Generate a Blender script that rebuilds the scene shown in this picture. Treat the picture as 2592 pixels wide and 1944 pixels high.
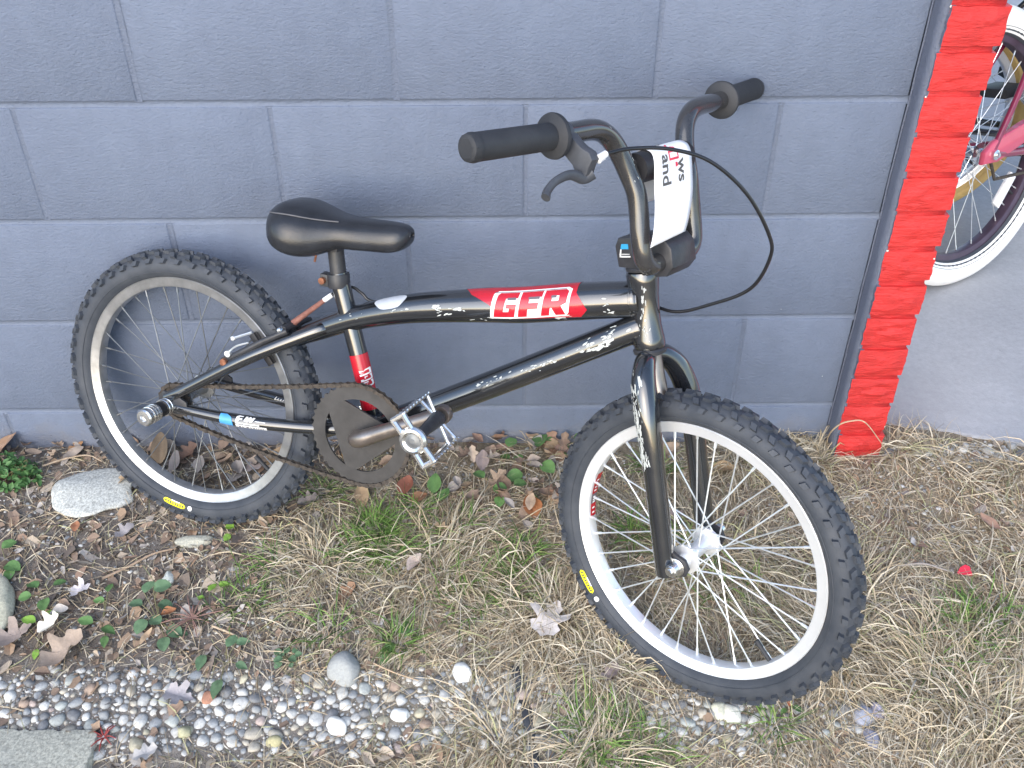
import bpy, bmesh, math, random
import numpy as np
from mathutils import Vector, Matrix, noise

random.seed(7)
rng = np.random.default_rng(11)
for o in list(bpy.data.objects):
    bpy.data.objects.remove(o, do_unlink=True)
scene = bpy.context.scene
col = scene.collection
R = math.radians

# ---------------------------------------------------------------- camera
CAM = np.array([0.167204, -1.476716, 1.344151])
YAW, PITCH, ROLL, FPX = 0.0083108, 0.6337091, 0.0039700, 2406.0


def cam_axes():
    cy, sy = math.cos(YAW), math.sin(YAW)
    f = np.array([sy, cy, 0.]); r = np.array([cy, -sy, 0.]); d = np.array([0, 0, -1.])
    cp, sp = math.cos(PITCH), math.sin(PITCH)
    f2 = f * cp + d * sp; d2 = d * cp - f * sp
    cr, sr = math.cos(ROLL), math.sin(ROLL)
    return r * cr + d2 * sr, d2 * cr - r * sr, f2


c_r, c_d, c_f = cam_axes()
cd = bpy.data.cameras.new('camera')
cd.sensor_width = 36.0
cd.sensor_fit = 'HORIZONTAL'
cd.lens = FPX / 2592 * 36
cd.clip_start = 0.02
cd.clip_end = 400
cam = bpy.data.objects.new('camera', cd)
col.objects.link(cam)
cam.matrix_world = Matrix(((c_r[0], -c_d[0], -c_f[0], CAM[0]), (c_r[1], -c_d[1], -c_f[1], CAM[1]),
                           (c_r[2], -c_d[2], -c_f[2], CAM[2]), (0, 0, 0, 1)))
scene.camera = cam
scene.render.resolution_x, scene.render.resolution_y = 1024, 768

# ---------------------------------------------------------------- sky, sun, exposure
SUN_EL, SUN_AZ = 30.0, 200.0      # azimuth clockwise from +Y, so the light comes over the photographer's shoulder
world = bpy.data.worlds.new('World')
scene.world = world
world.use_nodes = True
wn = world.node_tree.nodes
sky = wn.new('ShaderNodeTexSky')
sky.sky_type = 'NISHITA'
sky.sun_disc = False
sky.sun_elevation = R(SUN_EL)
sky.sun_rotation = R(SUN_AZ)
sky.air_density = 1.0
sky.dust_density = 1.2
sky.ozone_density = 1.0
wn['Background'].inputs['Strength'].default_value = 0.15
world.node_tree.links.new(sky.outputs[0], wn['Background'].inputs[0])
sd = bpy.data.lights.new('sun', 'SUN')
sd.energy = 0.9
sd.angle = R(75)
sd.color = (1.0, 0.965, 0.925)
sun = bpy.data.objects.new('sun', sd)
col.objects.link(sun)
sun.location = (0, -6, 5)
sdir = Vector((math.sin(R(SUN_AZ)) * math.cos(R(SUN_EL)), math.cos(R(SUN_AZ)) * math.cos(R(SUN_EL)), math.sin(R(SUN_EL))))
sun.rotation_euler = sdir.to_track_quat('Z', 'Y').to_euler()
vs = scene.view_settings
vs.view_transform = 'Standard'
vs.look = 'None'
vs.exposure = 1.37
vs.gamma = 1.0
vs.use_curve_mapping = False

# ---------------------------------------------------------------- helpers
WORLD = {}


def tag(o, label=None, cat=None, group=None, kind=None):
    if label: o['label'] = label
    if cat: o['category'] = cat
    if group: o['group'] = group
    if kind: o['kind'] = kind
    return o


def attach(o, parent, wloc):
    WORLD[o.name] = Vector(wloc)
    if parent is not None:
        o.parent = parent
        o.matrix_parent_inverse = Matrix.Translation(-WORLD[parent.name])


def empty(name, loc, parent=None):
    o = bpy.data.objects.new(name, None)
    o.empty_display_size = 0.05
    col.objects.link(o)
    o.location = loc
    attach(o, parent, loc)
    return o


def mesh_data(name, verts, faces, mats, smooth=True, cols=None, midx=None):
    me = bpy.data.meshes.new(name)
    me.from_pydata([tuple(v) for v in verts], [], [tuple(f) for f in faces])
    for m in (mats if isinstance(mats, (list, tuple)) else [mats]):
        me.materials.append(m)
    if midx is not None:
        me.polygons.foreach_set('material_index', np.asarray(midx, dtype=np.int32))
    if smooth is not False:
        me.polygons.foreach_set('use_smooth', np.ones(len(me.polygons), dtype=bool))
        if smooth != 'all':
            me.set_sharp_from_angle(angle=R(38))
    if cols is not None:
        a = me.color_attributes.new('Col', 'FLOAT_COLOR', 'POINT')
        a.data.foreach_set('color', np.asarray(cols, dtype=np.float32).ravel())
    me.update()
    return me


def obj(name, verts, faces, mat, parent=None, smooth=True, cols=None, midx=None, origin=None):
    v = np.asarray(verts, dtype=float)
    ce = np.array(origin) if origin is not None else (v.min(0) + v.max(0)) / 2
    me = mesh_data(name, v - ce, faces, mat, smooth, cols, midx)
    o = bpy.data.objects.new(name, me)
    col.objects.link(o)
    o.location = ce
    attach(o, parent, ce)
    return o


def copy_obj(src, parent, loc, rot=None, scale=None):
    o = src.copy()
    col.objects.link(o)
    o.parent = None
    o.location = loc
    if rot is not None: o.rotation_euler = rot
    if scale is not None: o.scale = scale
    attach(o, parent, loc)
    return o


def nz(v):
    v = np.asarray(v, float)
    return v / (np.linalg.norm(v) + 1e-12)


class MB:
    """collects shapes that belong to one part"""
    def __init__(s): s.v = []; s.f = []; s.m = []

    def add(s, vf, m=0):
        v, f = vf
        b = len(s.v)
        s.v += [tuple(x) for x in v]
        s.f += [tuple(i + b for i in q) for q in f]
        s.m += [m] * len(f)
        return s

    def build(s, name, mat, parent=None, smooth=True, origin=None):
        return obj(name, s.v, s.f, mat, parent, smooth, midx=s.m, origin=origin)


def spline(pts, n=8, closed=False):
    P = [np.asarray(p, float) for p in pts]
    out = []
    N = len(P)
    rngi = range(N if closed else N - 1)
    for i in rngi:
        p1, p2 = P[i], P[(i + 1) % N]
        p0 = P[(i - 1) % N] if (closed or i > 0) else 2 * p1 - p2
        p3 = P[(i + 2) % N] if (closed or i + 2 < N) else 2 * p2 - p1
        for k in range(n):
            t = k / n
            out.append(.5 * ((2 * p1) + (-p0 + p2) * t + (2 * p0 - 5 * p1 + 4 * p2 - p3) * t * t + (-p0 + 3 * p1 - 3 * p2 + p3) * t ** 3))
    if not closed: out.append(P[-1])
    return out


def tube(path, r, seg=14, caps=True, flat=None, ref=None):
    P = [np.asarray(p, float) for p in path]
    N = len(P)
    rr = np.interp(np.linspace(0, 1, N), np.linspace(0, 1, len(r)), r) if hasattr(r, '__len__') else np.full(N, r)
    T = [nz(P[min(i + 1, N - 1)] - P[max(i - 1, 0)]) for i in range(N)]
    a = np.asarray(ref, float) if ref is not None else (np.array([0, 0, 1.]) if abs(T[0][2]) < .9 else np.array([1., 0, 0]))
    V, Fc = [], []
    for i in range(N):
        a = nz(a - T[i] * (a @ T[i]))
        b = np.cross(T[i], a)
        for k in range(seg):
            t = 2 * math.pi * k / seg
            V.append(P[i] + rr[i] * (math.cos(t) * a + math.sin(t) * b * (flat or 1)))
    for i in range(N - 1):
        for k in range(seg):
            k2 = (k + 1) % seg
            Fc.append((i * seg + k, i * seg + k2, (i + 1) * seg + k2, (i + 1) * seg + k))
    if caps:
        Fc.append(tuple(range(seg - 1, -1, -1)))
        Fc.append(tuple((N - 1) * seg + k for k in range(seg)))
    return V, Fc


def perp(ax):
    ax = nz(ax)
    a = nz(np.cross(ax, [0, 0, 1.])) if abs(ax[2]) < .95 else nz(np.cross(ax, [1., 0, 0]))
    return a, np.cross(ax, a)


def lathe(prof, o, ax, seg=32, closed=False, caps=True, a0=0.):
    """prof: (radius, height along the axis)"""
    o = np.asarray(o, float); ax = nz(ax); a, b = perp(ax)
    V, Fc = [], []
    M = len(prof)
    for k in range(seg):
        t = a0 + 2 * math.pi * k / seg
        d = math.cos(t) * a + math.sin(t) * b
        for r, h in prof: V.append(o + r * d + h * ax)
    for k in range(seg):
        k2 = (k + 1) % seg
        for i in range(M if closed else M - 1):
            j = (i + 1) % M
            Fc.append((k * M + i, k2 * M + i, k2 * M + j, k * M + j))
    if caps and not closed:
        if prof[0][0] > 1e-6: Fc.append(tuple(k * M for k in range(seg)))
        if prof[-1][0] > 1e-6: Fc.append(tuple(k * M + M - 1 for k in range(seg - 1, -1, -1)))
    return V, Fc


def box(c, ax, half, ch=0.0):
    """box with chamfered edges: centre, three unit axes, half sizes"""
    c = np.asarray(c, float); A = [np.asarray(x, float) for x in ax]
    bm = bmesh.new()
    bmesh.ops.create_cube(bm, size=2)
    for v in bm.verts: v.co = (v.co.x * half[0], v.co.y * half[1], v.co.z * half[2])
    if ch: bmesh.ops.bevel(bm, geom=bm.edges[:], offset=ch, segments=2, profile=.6, affect='EDGES')
    V = [c + A[0] * v.co.x + A[1] * v.co.y + A[2] * v.co.z for v in bm.verts]
    bm.verts.index_update()
    Fc = [tuple(v.index for v in f.verts) for f in bm.faces]
    bm.free()
    return V, Fc


def plate(poly, o, a, b, t, thick, ch=0.0):
    """extruded flat outline: 2-D points along axes a, b, thickness along t (both sides of o)"""
    o, a, b, t = (np.asarray(x, float) for x in (o, a, b, t))
    bm = bmesh.new()
    vs_ = [bm.verts.new((x, y, -thick / 2)) for x, y in poly]
    f = bm.faces.new(vs_)
    r = bmesh.ops.extrude_face_region(bm, geom=[f])
    for v in [g for g in r['geom'] if isinstance(g, bmesh.types.BMVert)]: v.co.z = thick / 2
    if ch:
        es = [e for e in bm.edges if len({round(v.co.z, 6) for v in e.verts}) == 1]
        bmesh.ops.bevel(bm, geom=es, offset=ch, segments=2, profile=.5, affect='EDGES')
    bmesh.ops.recalc_face_normals(bm, faces=bm.faces[:])
    bm.verts.index_update()
    V = [o + a * v.co.x + b * v.co.y + t * v.co.z for v in bm.verts]
    Fc = [tuple(v.index for v in f.verts) for f in bm.faces]
    bm.free()
    return V, Fc


# ---------------------------------------------------------------- materials
class NT:
    def __init__(s, name):
        s.m = bpy.data.materials.new(name)
        s.m.use_nodes = True
        s.t = s.m.node_tree
        s.p = s.t.nodes['Principled BSDF']

    def n(s, typ, **kw):
        x = s.t.nodes.new(typ)
        for k, v in kw.items():
            if k.startswith('_'): setattr(x, k[1:], v)
            else: x.inputs[k.replace('__', ' ')].default_value = v
        return x

    def l(s, a, b): s.t.links.new(a, b)

    def pos(s, scale=(1, 1, 1), local=False):
        mp = s.n('ShaderNodeMapping')
        mp.inputs['Scale'].default_value = scale
        if local: s.l(s.n('ShaderNodeTexCoord').outputs['Object'], mp.inputs[0])
        else: s.l(s.n('ShaderNodeNewGeometry').outputs['Position'], mp.inputs[0])
        return mp.outputs[0]

    def noise(s, scale, detail=4, rough=.6, vec=None):
        x = s.n('ShaderNodeTexNoise', Scale=scale, Detail=detail, Roughness=rough)
        if vec is None: vec = s.pos()
        s.l(vec, x.inputs['Vector'])
        return x.outputs['Fac']

    def ramp(s, fac, stops):
        x = s.n('ShaderNodeValToRGB')
        e = x.color_ramp.elements
        while len(e) < len(stops): e.new(.5)
        for el, (p, c) in zip(e, stops):
            el.position = p
            el.color = (*c, 1) if len(c) == 3 else c
        s.l(fac, x.inputs[0])
        return x.outputs[0]

    def mix(s, fac, a, b, typ='MIX'):
        x = s.n('ShaderNodeMix', _data_type='RGBA', _blend_type=typ)
        for sock, v in ((x.inputs[0], fac), (x.inputs[6], a), (x.inputs[7], b)):
            if isinstance(v, (int, float)): sock.default_value = v
            elif isinstance(v, tuple): sock.default_value = (*v, 1)
            else: s.l(v, sock)
        return x.outputs[2]

    def bump(s, h, strength=.3, dist=.01, prev=None):
        x = s.n('ShaderNodeBump', Strength=strength, Distance=dist)
        s.l(h, x.inputs['Height'])
        if prev is not None: s.l(prev, x.inputs['Normal'])
        s.l(x.outputs[0], s.p.inputs['Normal'])
        return x.outputs[0]

    def set(s, **kw):
        for k, v in kw.items():
            k = k.replace('__', ' ')
            i = s.p.inputs[k]
            if isinstance(v, (int, float)): i.default_value = v
            elif isinstance(v, tuple): i.default_value = (*v, 1) if len(v) == 3 else v
            else: s.l(v, i)
        return s


def simple(name, c, rough=.5, metal=0., var=.12, vs=60., bump=0., bs=200., coat=0., bd=.002):
    m = NT(name)
    f = m.noise(vs, 3)
    cc = m.ramp(f, [(.3, tuple(x * (1 - var) for x in c)), (.7, tuple(min(1, x * (1 + var)) for x in c))])
    m.set(Base__Color=cc, Roughness=rough, Metallic=metal)
    if coat: m.set(Coat__Weight=coat, Coat__Roughness=.06)
    if bump: m.bump(m.noise(bs, 4), bump, bd)
    return m.m


M = {}


def mk_wall(name, c, flecks=True):
    m = NT(name)
    g = m.noise(2.2, 5, .55)
    g2 = m.noise(26, 4, .6)
    base = m.ramp(g, [(.3, tuple(x * .92 for x in c)), (.7, tuple(x * 1.06 for x in c))])
    base = m.mix(.35, base, m.ramp(g2, [(.35, tuple(x * .86 for x in c)), (.65, tuple(x * 1.1 for x in c))]))
    # broad patches and faint runs in the paint, soil splashed up along the foot, tiny chips
    run = m.ramp(m.noise(5, 5, .6, m.pos((3.2, 1, .35))), [(.35, (.965, .965, .97)), (.62, (1.02, 1.02, 1.015))])
    base = m.mix(1., base, run, 'MULTIPLY')
    sx = m.n('ShaderNodeSeparateXYZ'); m.l(m.n('ShaderNodeNewGeometry').outputs['Position'], sx.inputs[0])
    ad = m.n('ShaderNodeMath', _operation='MULTIPLY_ADD'); m.l(m.noise(16, 5, .7), ad.inputs[0]); ad.inputs[1].default_value = .22; m.l(sx.outputs[2], ad.inputs[2])
    spl = m.ramp(ad.outputs[0], [(.20, (.42, .42, .42)), (.285, (0, 0, 0))])
    base = m.mix(spl, base, (.20, .175, .15))
    if flecks:
        fl = m.ramp(m.noise(60, 2, .4), [(.0, (0, 0, 0)), (.80, (0, 0, 0)), (.807, (1, 1, 1))])
        base = m.mix(fl, base, (.62, .62, .6))
    m.set(Base__Color=base, Roughness=.62, Specular__IOR__Level=.4)
    v1 = m.pos((1, 1, 1.9))
    b = m.bump(m.noise(120, 5, .66, v1), .6, .0036)
    vo = m.n('ShaderNodeTexVoronoi', Scale=150.)
    m.l(m.pos((.8, 1, 1.5)), vo.inputs['Vector'])
    pit = m.ramp(vo.outputs['Distance'], [(.05, (0, 0, 0)), (.32, (1, 1, 1))])
    b2 = m.bump(pit, .35, .0016, b)
    m.bump(m.noise(7, 3), .25, .006, b2)
    return m.m


M['wall'] = mk_wall('grey_wall_paint', (.137, .167, .234))
M['wall_smooth'] = mk_wall('grey_trim_paint', (.124, .143, .196), False)
M['mortar'] = mk_wall('grey_painted_mortar', (.148, .178, .243), False)
M['head_mortar'] = mk_wall('grey_painted_head_joint', (.127, .153, .212), False)


def mk_red(name, c):
    m = NT(name)
    g = m.noise(30, 4)
    base = m.ramp(g, [(.3, tuple(x * .85 for x in c)), (.7, tuple(x * 1.08 for x in c))])
    m.set(Base__Color=base, Roughness=.48)
    b = m.bump(m.noise(48, 7, .7, m.pos((.55, 1, 2.6))), .8, .007)
    m.bump(m.noise(420, 3), .3, .001, b)
    return m.m


M['red'] = mk_red('red_brick_paint', (.60, .030, .029))
M['red_mortar'] = mk_red('red_mortar_paint', (.56, .026, .027))
M['chip'] = simple('paint_chip', (.75, .73, .66), .8)


def mk_frame(name, c=(.008, .009, .011)):
    m = NT(name)
    f = m.noise(14, 5, .7)
    sc = m.ramp(m.noise(160, 5, .75, m.pos((1, 1, .35))), [(.0, (0, 0, 0)), (.71, (0, 0, 0)), (.75, (1, 1, 1))])
    base = m.mix(sc, m.ramp(f, [(.3, c), (.7, tuple(x * 1.7 for x in c))]), (.16, .16, .165))
    m.set(Base__Color=base, Roughness=m.ramp(f, [(.3, (.16, .16, .16)), (.7, (.26, .26, .26))]), Specular__IOR__Level=.7)
    m.set(Coat__Weight=1., Coat__Roughness=.08, Coat__IOR=1.68)
    return m.m


M['frame'] = mk_frame('gloss_black_paint')
M['bar'] = simple('worn_black_bar', (.030, .029, .030), .24, .0, .3, 40, coat=.9)
M['black_metal'] = simple('satin_black_metal', (.032, .033, .038), .40, 0, .25, 80, .15, 300)
M['grey_metal'] = simple('dull_grey_lever', (.055, .06, .072), .5, 0, .15, 60, .1, 300)
M['scratch'] = simple('bare_scratch', (.50, .52, .50), .6, 0, .2, 90)
M['chrome'] = simple('bright_steel', (.80, .80, .79), .24, 1., .08, 90)
M['zinc'] = simple('galvanised_spoke', (.82, .85, .86), .38, .75, .06, 90)
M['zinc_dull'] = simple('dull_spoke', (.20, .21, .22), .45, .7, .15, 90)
M['alloy'] = simple('white_alloy_rim', (.84, .855, .875), .36, .5, .04, 30)
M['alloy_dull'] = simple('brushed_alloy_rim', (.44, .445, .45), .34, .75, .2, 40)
M['crank'] = simple('brown_grey_crank', (.34, .29, .26), .33, .9, .22, 45)  # brown-grey reflection on the chrome put into the base colour
M['ring'] = simple('dull_chainring', (.055, .053, .053), .5, .3, .2, 40, .1, 200)


def mk_rust(name, a, b):
    m = NT(name)
    f = m.noise(120, 5, .7)
    m.set(Base__Color=m.ramp(f, [(.32, a), (.66, b)]), Roughness=.8, Metallic=.25)
    m.bump(m.noise(600, 3), .4, .001)
    return m.m


M['rust_chain'] = mk_rust('rusty_chain', (.030, .027, .025), (.105, .085, .068))
M['rust'] = mk_rust('rusty_steel', (.10, .035, .02), (.40, .17, .09))


def mk_rubber(name, c, dust_haze):
    m = NT(name)
    f = m.noise(22, 5, .6)
    m.set(Base__Color=m.ramp(f, [(.3, c), (.72, dust_haze)]), Roughness=.62, Specular__IOR__Level=.45)
    m.bump(m.noise(260, 4), .25, .0012)
    return m.m


M['tyre'] = mk_rubber('black_tyre_rubber', (.032, .039, .052), (.064, .071, .084))  # tyre tones raised and blued to hold lens haze, besides dust
M['grip'] = mk_rubber('black_grip_rubber', (.022, .024, .029), (.040, .042, .047))
M['vinyl'] = simple('black_saddle_vinyl', (.020, .022, .027), .27, 0, .25, 30, .22, 420, bd=.0012)
M['seam'] = simple('grey_seam', (.10, .10, .11), .5)
M['cable'] = simple('black_cable_sheath', (.010, .010, .012), .28, coat=.4)
M['decal_red'] = simple('decal_red', (.46, .010, .024), .24, 0, .1, 60, coat=.5)
M['decal_white'] = simple('decal_white', (.80, .80, .80), .35, 0, .05, 60, coat=.3)
M['decal_grey'] = simple('decal_grey', (.13, .11, .13), .35)
M['decal_blue'] = simple('decal_blue', (.08, .34, .72), .35)
M['decal_yellow'] = simple('decal_yellow', (.85, .78, .01), .45)
M['decal_ink'] = simple('decal_ink', (.09, .085, .075), .6)
M['paper'] = simple('white_paper', (.88, .88, .89), .7, 0, .02, 20)
M['ink'] = simple('black_print', (.10, .095, .09), .7)
M['red_ink'] = simple('red_print', (.72, .05, .09), .7)
M['clear'] = simple('white_plastic', (.82, .83, .84), .3)
M['pad'] = simple('black_pad', (.013, .013, .016), .5)

# ground surface height (metres): a little bank that falls away from the wall


def gz0(x, y):
    yy = np.clip(y, -.8, 0)
    return .112 + .05 * yy - .13 * yy * yy


def gz(x, y):
    h = float(gz0(x, y))
    n = noise.noise(Vector((x * 6, y * 6, 3.1))) * .006 + noise.noise(Vector((x * 23, y * 23, 9.7))) * .0025
    return h + n


def gpx(u, v):
    """where a sight line of the photograph meets the ground"""
    d = c_r * ((u - 1296) / FPX) + c_d * ((v - 972) / FPX) + c_f
    z = .08
    for _ in range(30):
        t = (z - CAM[2]) / d[2]
        q = CAM + t * d
        z = .5 * z + .5 * float(gz0(q[0], q[1]))
    return np.array([q[0], q[1], gz(q[0], q[1])])

# ================================================================ the setting
def mk_soil():
    m = NT('soil')
    f = m.noise(9, 6, .65)
    f2 = m.noise(70, 5, .7)
    base = m.ramp(f, [(.28, (.13, .108, .092)), (.5, (.20, .172, .150)), (.75, (.28, .25, .222))])
    base = m.mix(.5, base, m.ramp(f2, [(.3, (.075, .06, .05)), (.5, (.18, .15, .125)), (.72, (.32, .28, .24))]))
    # thatch: where the turf was, the surface itself is straw coloured
    sx = m.n('ShaderNodeSeparateXYZ'); m.l(m.n('ShaderNodeNewGeometry').outputs['Position'], sx.inputs[0])
    ad = m.n('ShaderNodeMath', _operation='MULTIPLY_ADD'); m.l(m.noise(4, 4, .6), ad.inputs[0]); ad.inputs[1].default_value = .9; m.l(sx.outputs[0], ad.inputs[2])
    th = m.ramp(ad.outputs[0], [(.22, (0, 0, 0)), (.52, (.8, .8, .8))])
    base = m.mix(th, base, m.ramp(m.noise(150, 5, .75, m.pos((1, .35, 1))), [(.3, (.17, .13, .085)), (.5, (.33, .27, .18)), (.7, (.46, .39, .28))]))
    gr = m.n('ShaderNodeMath', _operation='MULTIPLY_ADD'); m.l(m.noise(9, 4, .6), gr.inputs[0]); gr.inputs[1].default_value = .10; m.l(sx.outputs[1], gr.inputs[2])
    inv = m.n('ShaderNodeMath', _operation='MULTIPLY'); m.l(gr.outputs[0], inv.inputs[0]); inv.inputs[1].default_value = -1.
    gf = m.ramp(inv.outputs[0], [(.415, (0, 0, 0)), (.47, (.25, .25, .25))])
    base = m.mix(gf, base, m.ramp(m.noise(420, 4, .8), [(.3, (.20, .18, .16)), (.5, (.36, .34, .31)), (.68, (.55, .54, .51))]))
    m.set(Base__Color=base, Roughness=.95)
    b = m.bump(m.noise(60, 6, .7), .9, .012)
    m.bump(m.noise(330, 4, .7), .6, .003, b)
    return m.m


M['soil'] = mk_soil()


def mk_concrete(name, c, sc=1.):
    m = NT(name)
    f = m.noise(3 * sc, 6, .6)
    f2 = m.noise(90 * sc, 5, .7)
    base = m.ramp(f, [(.3, tuple(x * .84 for x in c)), (.7, tuple(x * 1.1 for x in c))])
    base = m.mix(.4, base, m.ramp(f2, [(.3, tuple(x * .7 for x in c)), (.7, tuple(x * 1.25 for x in c))]))
    spots = m.ramp(m.noise(70 * sc, 3, .5), [(0, (0, 0, 0)), (.755, (0, 0, 0)), (.79, (1, 1, 1))])
    base = m.mix(spots, base, tuple(x * .5 for x in c))
    st_ = m.ramp(m.noise(1.7 * sc, 6, .7), [(.42, (0, 0, 0)), (.62, (.5, .5, .5))])
    base = m.mix(st_, base, tuple(x * .72 for x in c))
    m.set(Base__Color=base, Roughness=.85)
    b = m.bump(m.noise(260 * sc, 5, .7), .45, .0015)
    m.bump(m.noise(14 * sc, 4), .3, .006, b)
    return m.m


M['concrete'] = mk_concrete('pavement_concrete', (.40, .405, .42))
M['slab'] = mk_concrete('slab_concrete', (.50, .495, .43), 1.6)


def coords(lo, hi, step, far, n):
    a = np.arange(lo, hi + 1e-6, step)
    g = np.geomspace(.05, far, n)
    return np.concatenate([(lo - g)[::-1], a, hi + g])


gx = coords(-1.35, 1.75, .0125, 60, 16)
gy = coords(-1.25, .12, .0125, 60, 16)
V = [(x, y, (gz(x, y) if (-1.6 < x < 2 and -1.5 < y < .3) else float(gz0(x, y))) - (.02 if y > .06 else 0)) for y in gy for x in gx]
nx_ = len(gx)
Fq = [(j * nx_ + i, j * nx_ + i + 1, (j + 1) * nx_ + i + 1, (j + 1) * nx_ + i) for j in range(len(gy) - 1) for i in range(nx_ - 1)]
tag(obj('ground', V, Fq, M['soil'], None, 'all', origin=(0, 0, 0)), 'brown soil bank sloping down from the grey block wall', 'ground', kind='structure')

# concrete pavement round the corner of the building
edge = [(.912, .058), (.95, .045), (.99, .033), (1.03, .026), (1.07, .018), (1.11, .002), (1.16, -.012), (1.21, -.026), (1.3, -.05), (1.6, -.13), (3, -.5), (8, -1.6)]
outl = edge + [(8, 30), (.912, 30)]
V, Fq = plate(outl, (0, 0, .118 - .03), (1, 0, 0), (0, 1, 0), (0, 0, 1), .06, .006)
pav = obj('pavement', V, Fq, M['concrete'], None, True)
tag(pav, 'grey concrete pavement beyond the red brick column', 'pavement', kind='structure')
# tooled control joints in the concrete
crk = MB()
for p0, p1 in (((1.75, .55), (3.0, .42)), ((1.9, .2), (2.2, 4.))):
    d = nz(np.array(p1) - np.array(p0)); q = np.array([-d[1], d[0]])
    pts = [np.array(p0) + (np.array(p1) - np.array(p0)) * t + q * random.uniform(-.004, .004) for t in np.linspace(0, 1, 14)]
    v = [(*(p + q * .0012), .1184) for p in pts] + [(*(p - q * .0012), .1184) for p in pts]
    crk.add((v, [(i, i + 1, 15 + i, 14 + i) for i in range(13)]))
crk.build('crack_line', simple('dark_crack', (.10, .09, .085), .9), pav, False)

# ---------------------------------------------------------------- grey block wall
H, W = .2032, .4064
XE = .8128
wall = empty('block_wall', (-.8, .05, .1))
tag(wall, 'blue grey painted concrete block wall with recessed joints', 'wall')


def block_mesh(w, h, d, name):
    bm = bmesh.new()
    bmesh.ops.create_cube(bm, size=1)
    for v in bm.verts: v.co = (v.co.x * w, v.co.y * d, v.co.z * h)
    bmesh.ops.bevel(bm, geom=bm.edges[:], offset=.0024, segments=2, profile=.5, affect='EDGES')
    me = bpy.data.meshes.new(name)
    bm.to_mesh(me); bm.free()
    me.materials.append(M['wall'])
    me.polygons.foreach_set('use_smooth', np.ones(len(me.polygons), dtype=bool))
    me.set_sharp_from_angle(angle=R(50))
    return me


GAP, DEP = .0095, .19
me_full = block_mesh(W - .006, H - GAP, DEP, 'block')
me_half = block_mesh(W / 2 - .006, H - GAP, DEP, 'half_block')


def put_block(me, x, y, z, rz=0.):
    o = bpy.data.objects.new('block', me)
    col.objects.link(o)
    o.location = (x, y, z)
    o.rotation_euler = (random.uniform(-.0016, .0016), 0, rz + random.uniform(-.0014, .0014))
    attach(o, wall, (x, y, z))


mort = MB(); mort_h = MB()


def strip(p0, p1, across, out, half, d0, d1, mb_=None):
    """concave tooled joint from p0 to p1"""
    p0, p1, across, out = (np.asarray(x, float) for x in (p0, p1, across, out))
    t = np.linspace(-1, 1, 9)
    n = max(2, int(np.linalg.norm(p1 - p0) / .02))
    V, Fc = [], []
    for i in range(n + 1):
        p = p0 + (p1 - p0) * i / n
        wob = noise.noise(Vector(p * 9.)) * .0011
        for k, s_ in enumerate(t):
            V.append(p + across * (s_ * half + wob) - out * (d0 + (d1 - d0) * (1 - s_ * s_) + noise.noise(Vector(p * 31. + s_)) * .0005))
    for i in range(n):
        for k in range(8): Fc.append((i * 9 + k, i * 9 + k + 1, (i + 1) * 9 + k + 1, (i + 1) * 9 + k))
    (mb_ or mort).add((V, Fc))


rows = range(-1, 12)
for k in rows:
    zc = (k + .5) * H
    even = (k % 2 == 0)
    xs = []
    x = XE
    if not even:
        put_block(me_half, XE - W / 4, DEP / 2 + random.uniform(-.0008, .0008), zc); x = XE - W / 2
        xs.append(x)
    while x > -2.6:
        put_block(me_full, x - W / 2, DEP / 2 + random.uniform(-.0008, .0008), zc)
        x -= W
        xs.append(x)
    for xx in xs:
        deep = random.uniform(.0008, .0018)
        strip((xx, 0, k * H + .004), (xx, 0, (k + 1) * H - .004), (1, 0, 0), (0, -1, 0), .0058, .0002, deep, mort_h)
    strip((-2.85, 0, k * H), (XE - .001, 0, k * H), (0, 0, 1), (0, -1, 0), GAP / 2 + .0022, .0005, .0034)
    # the side of the building, running back from the corner
    y = .165
    if not even:
        put_block(me_half, .90 - DEP / 2, y + W / 4, zc, math.pi / 2); y += W / 2
    while y < 3.:
        put_block(me_full, .90 - DEP / 2, y + W / 2, zc, math.pi / 2)
        strip((.90, y, k * H + .004), (.90, y, (k + 1) * H - .004), (0, 1, 0), (1, 0, 0), GAP / 2 + .0022, .0004, .003, mort_h)
        y += W
    strip((.90, .165, k * H), (.90, 3.2, k * H), (0, 0, 1), (1, 0, 0), GAP / 2 + .0022, .0008, .0055)
tag(mort.build('bed_joint', M['mortar'], wall, 'all'), 'grey painted concave bed joints between the block courses')
tag(mort_h.build('head_joint', M['head_mortar'], wall, 'all'), 'shallow upright mortar joints between neighbouring blocks')

# ---------------------------------------------------------------- red brick column
BX0, BX1, BYF, BYB, BC, BZ = .8172, .906, -.045, .148, .0671, .0325
colm = empty('brick_column', ((BX0 + BX1) / 2, .05, .09))
tag(colm, 'narrow column of rough red painted bricks at the end of the grey wall', 'brick column')


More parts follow.
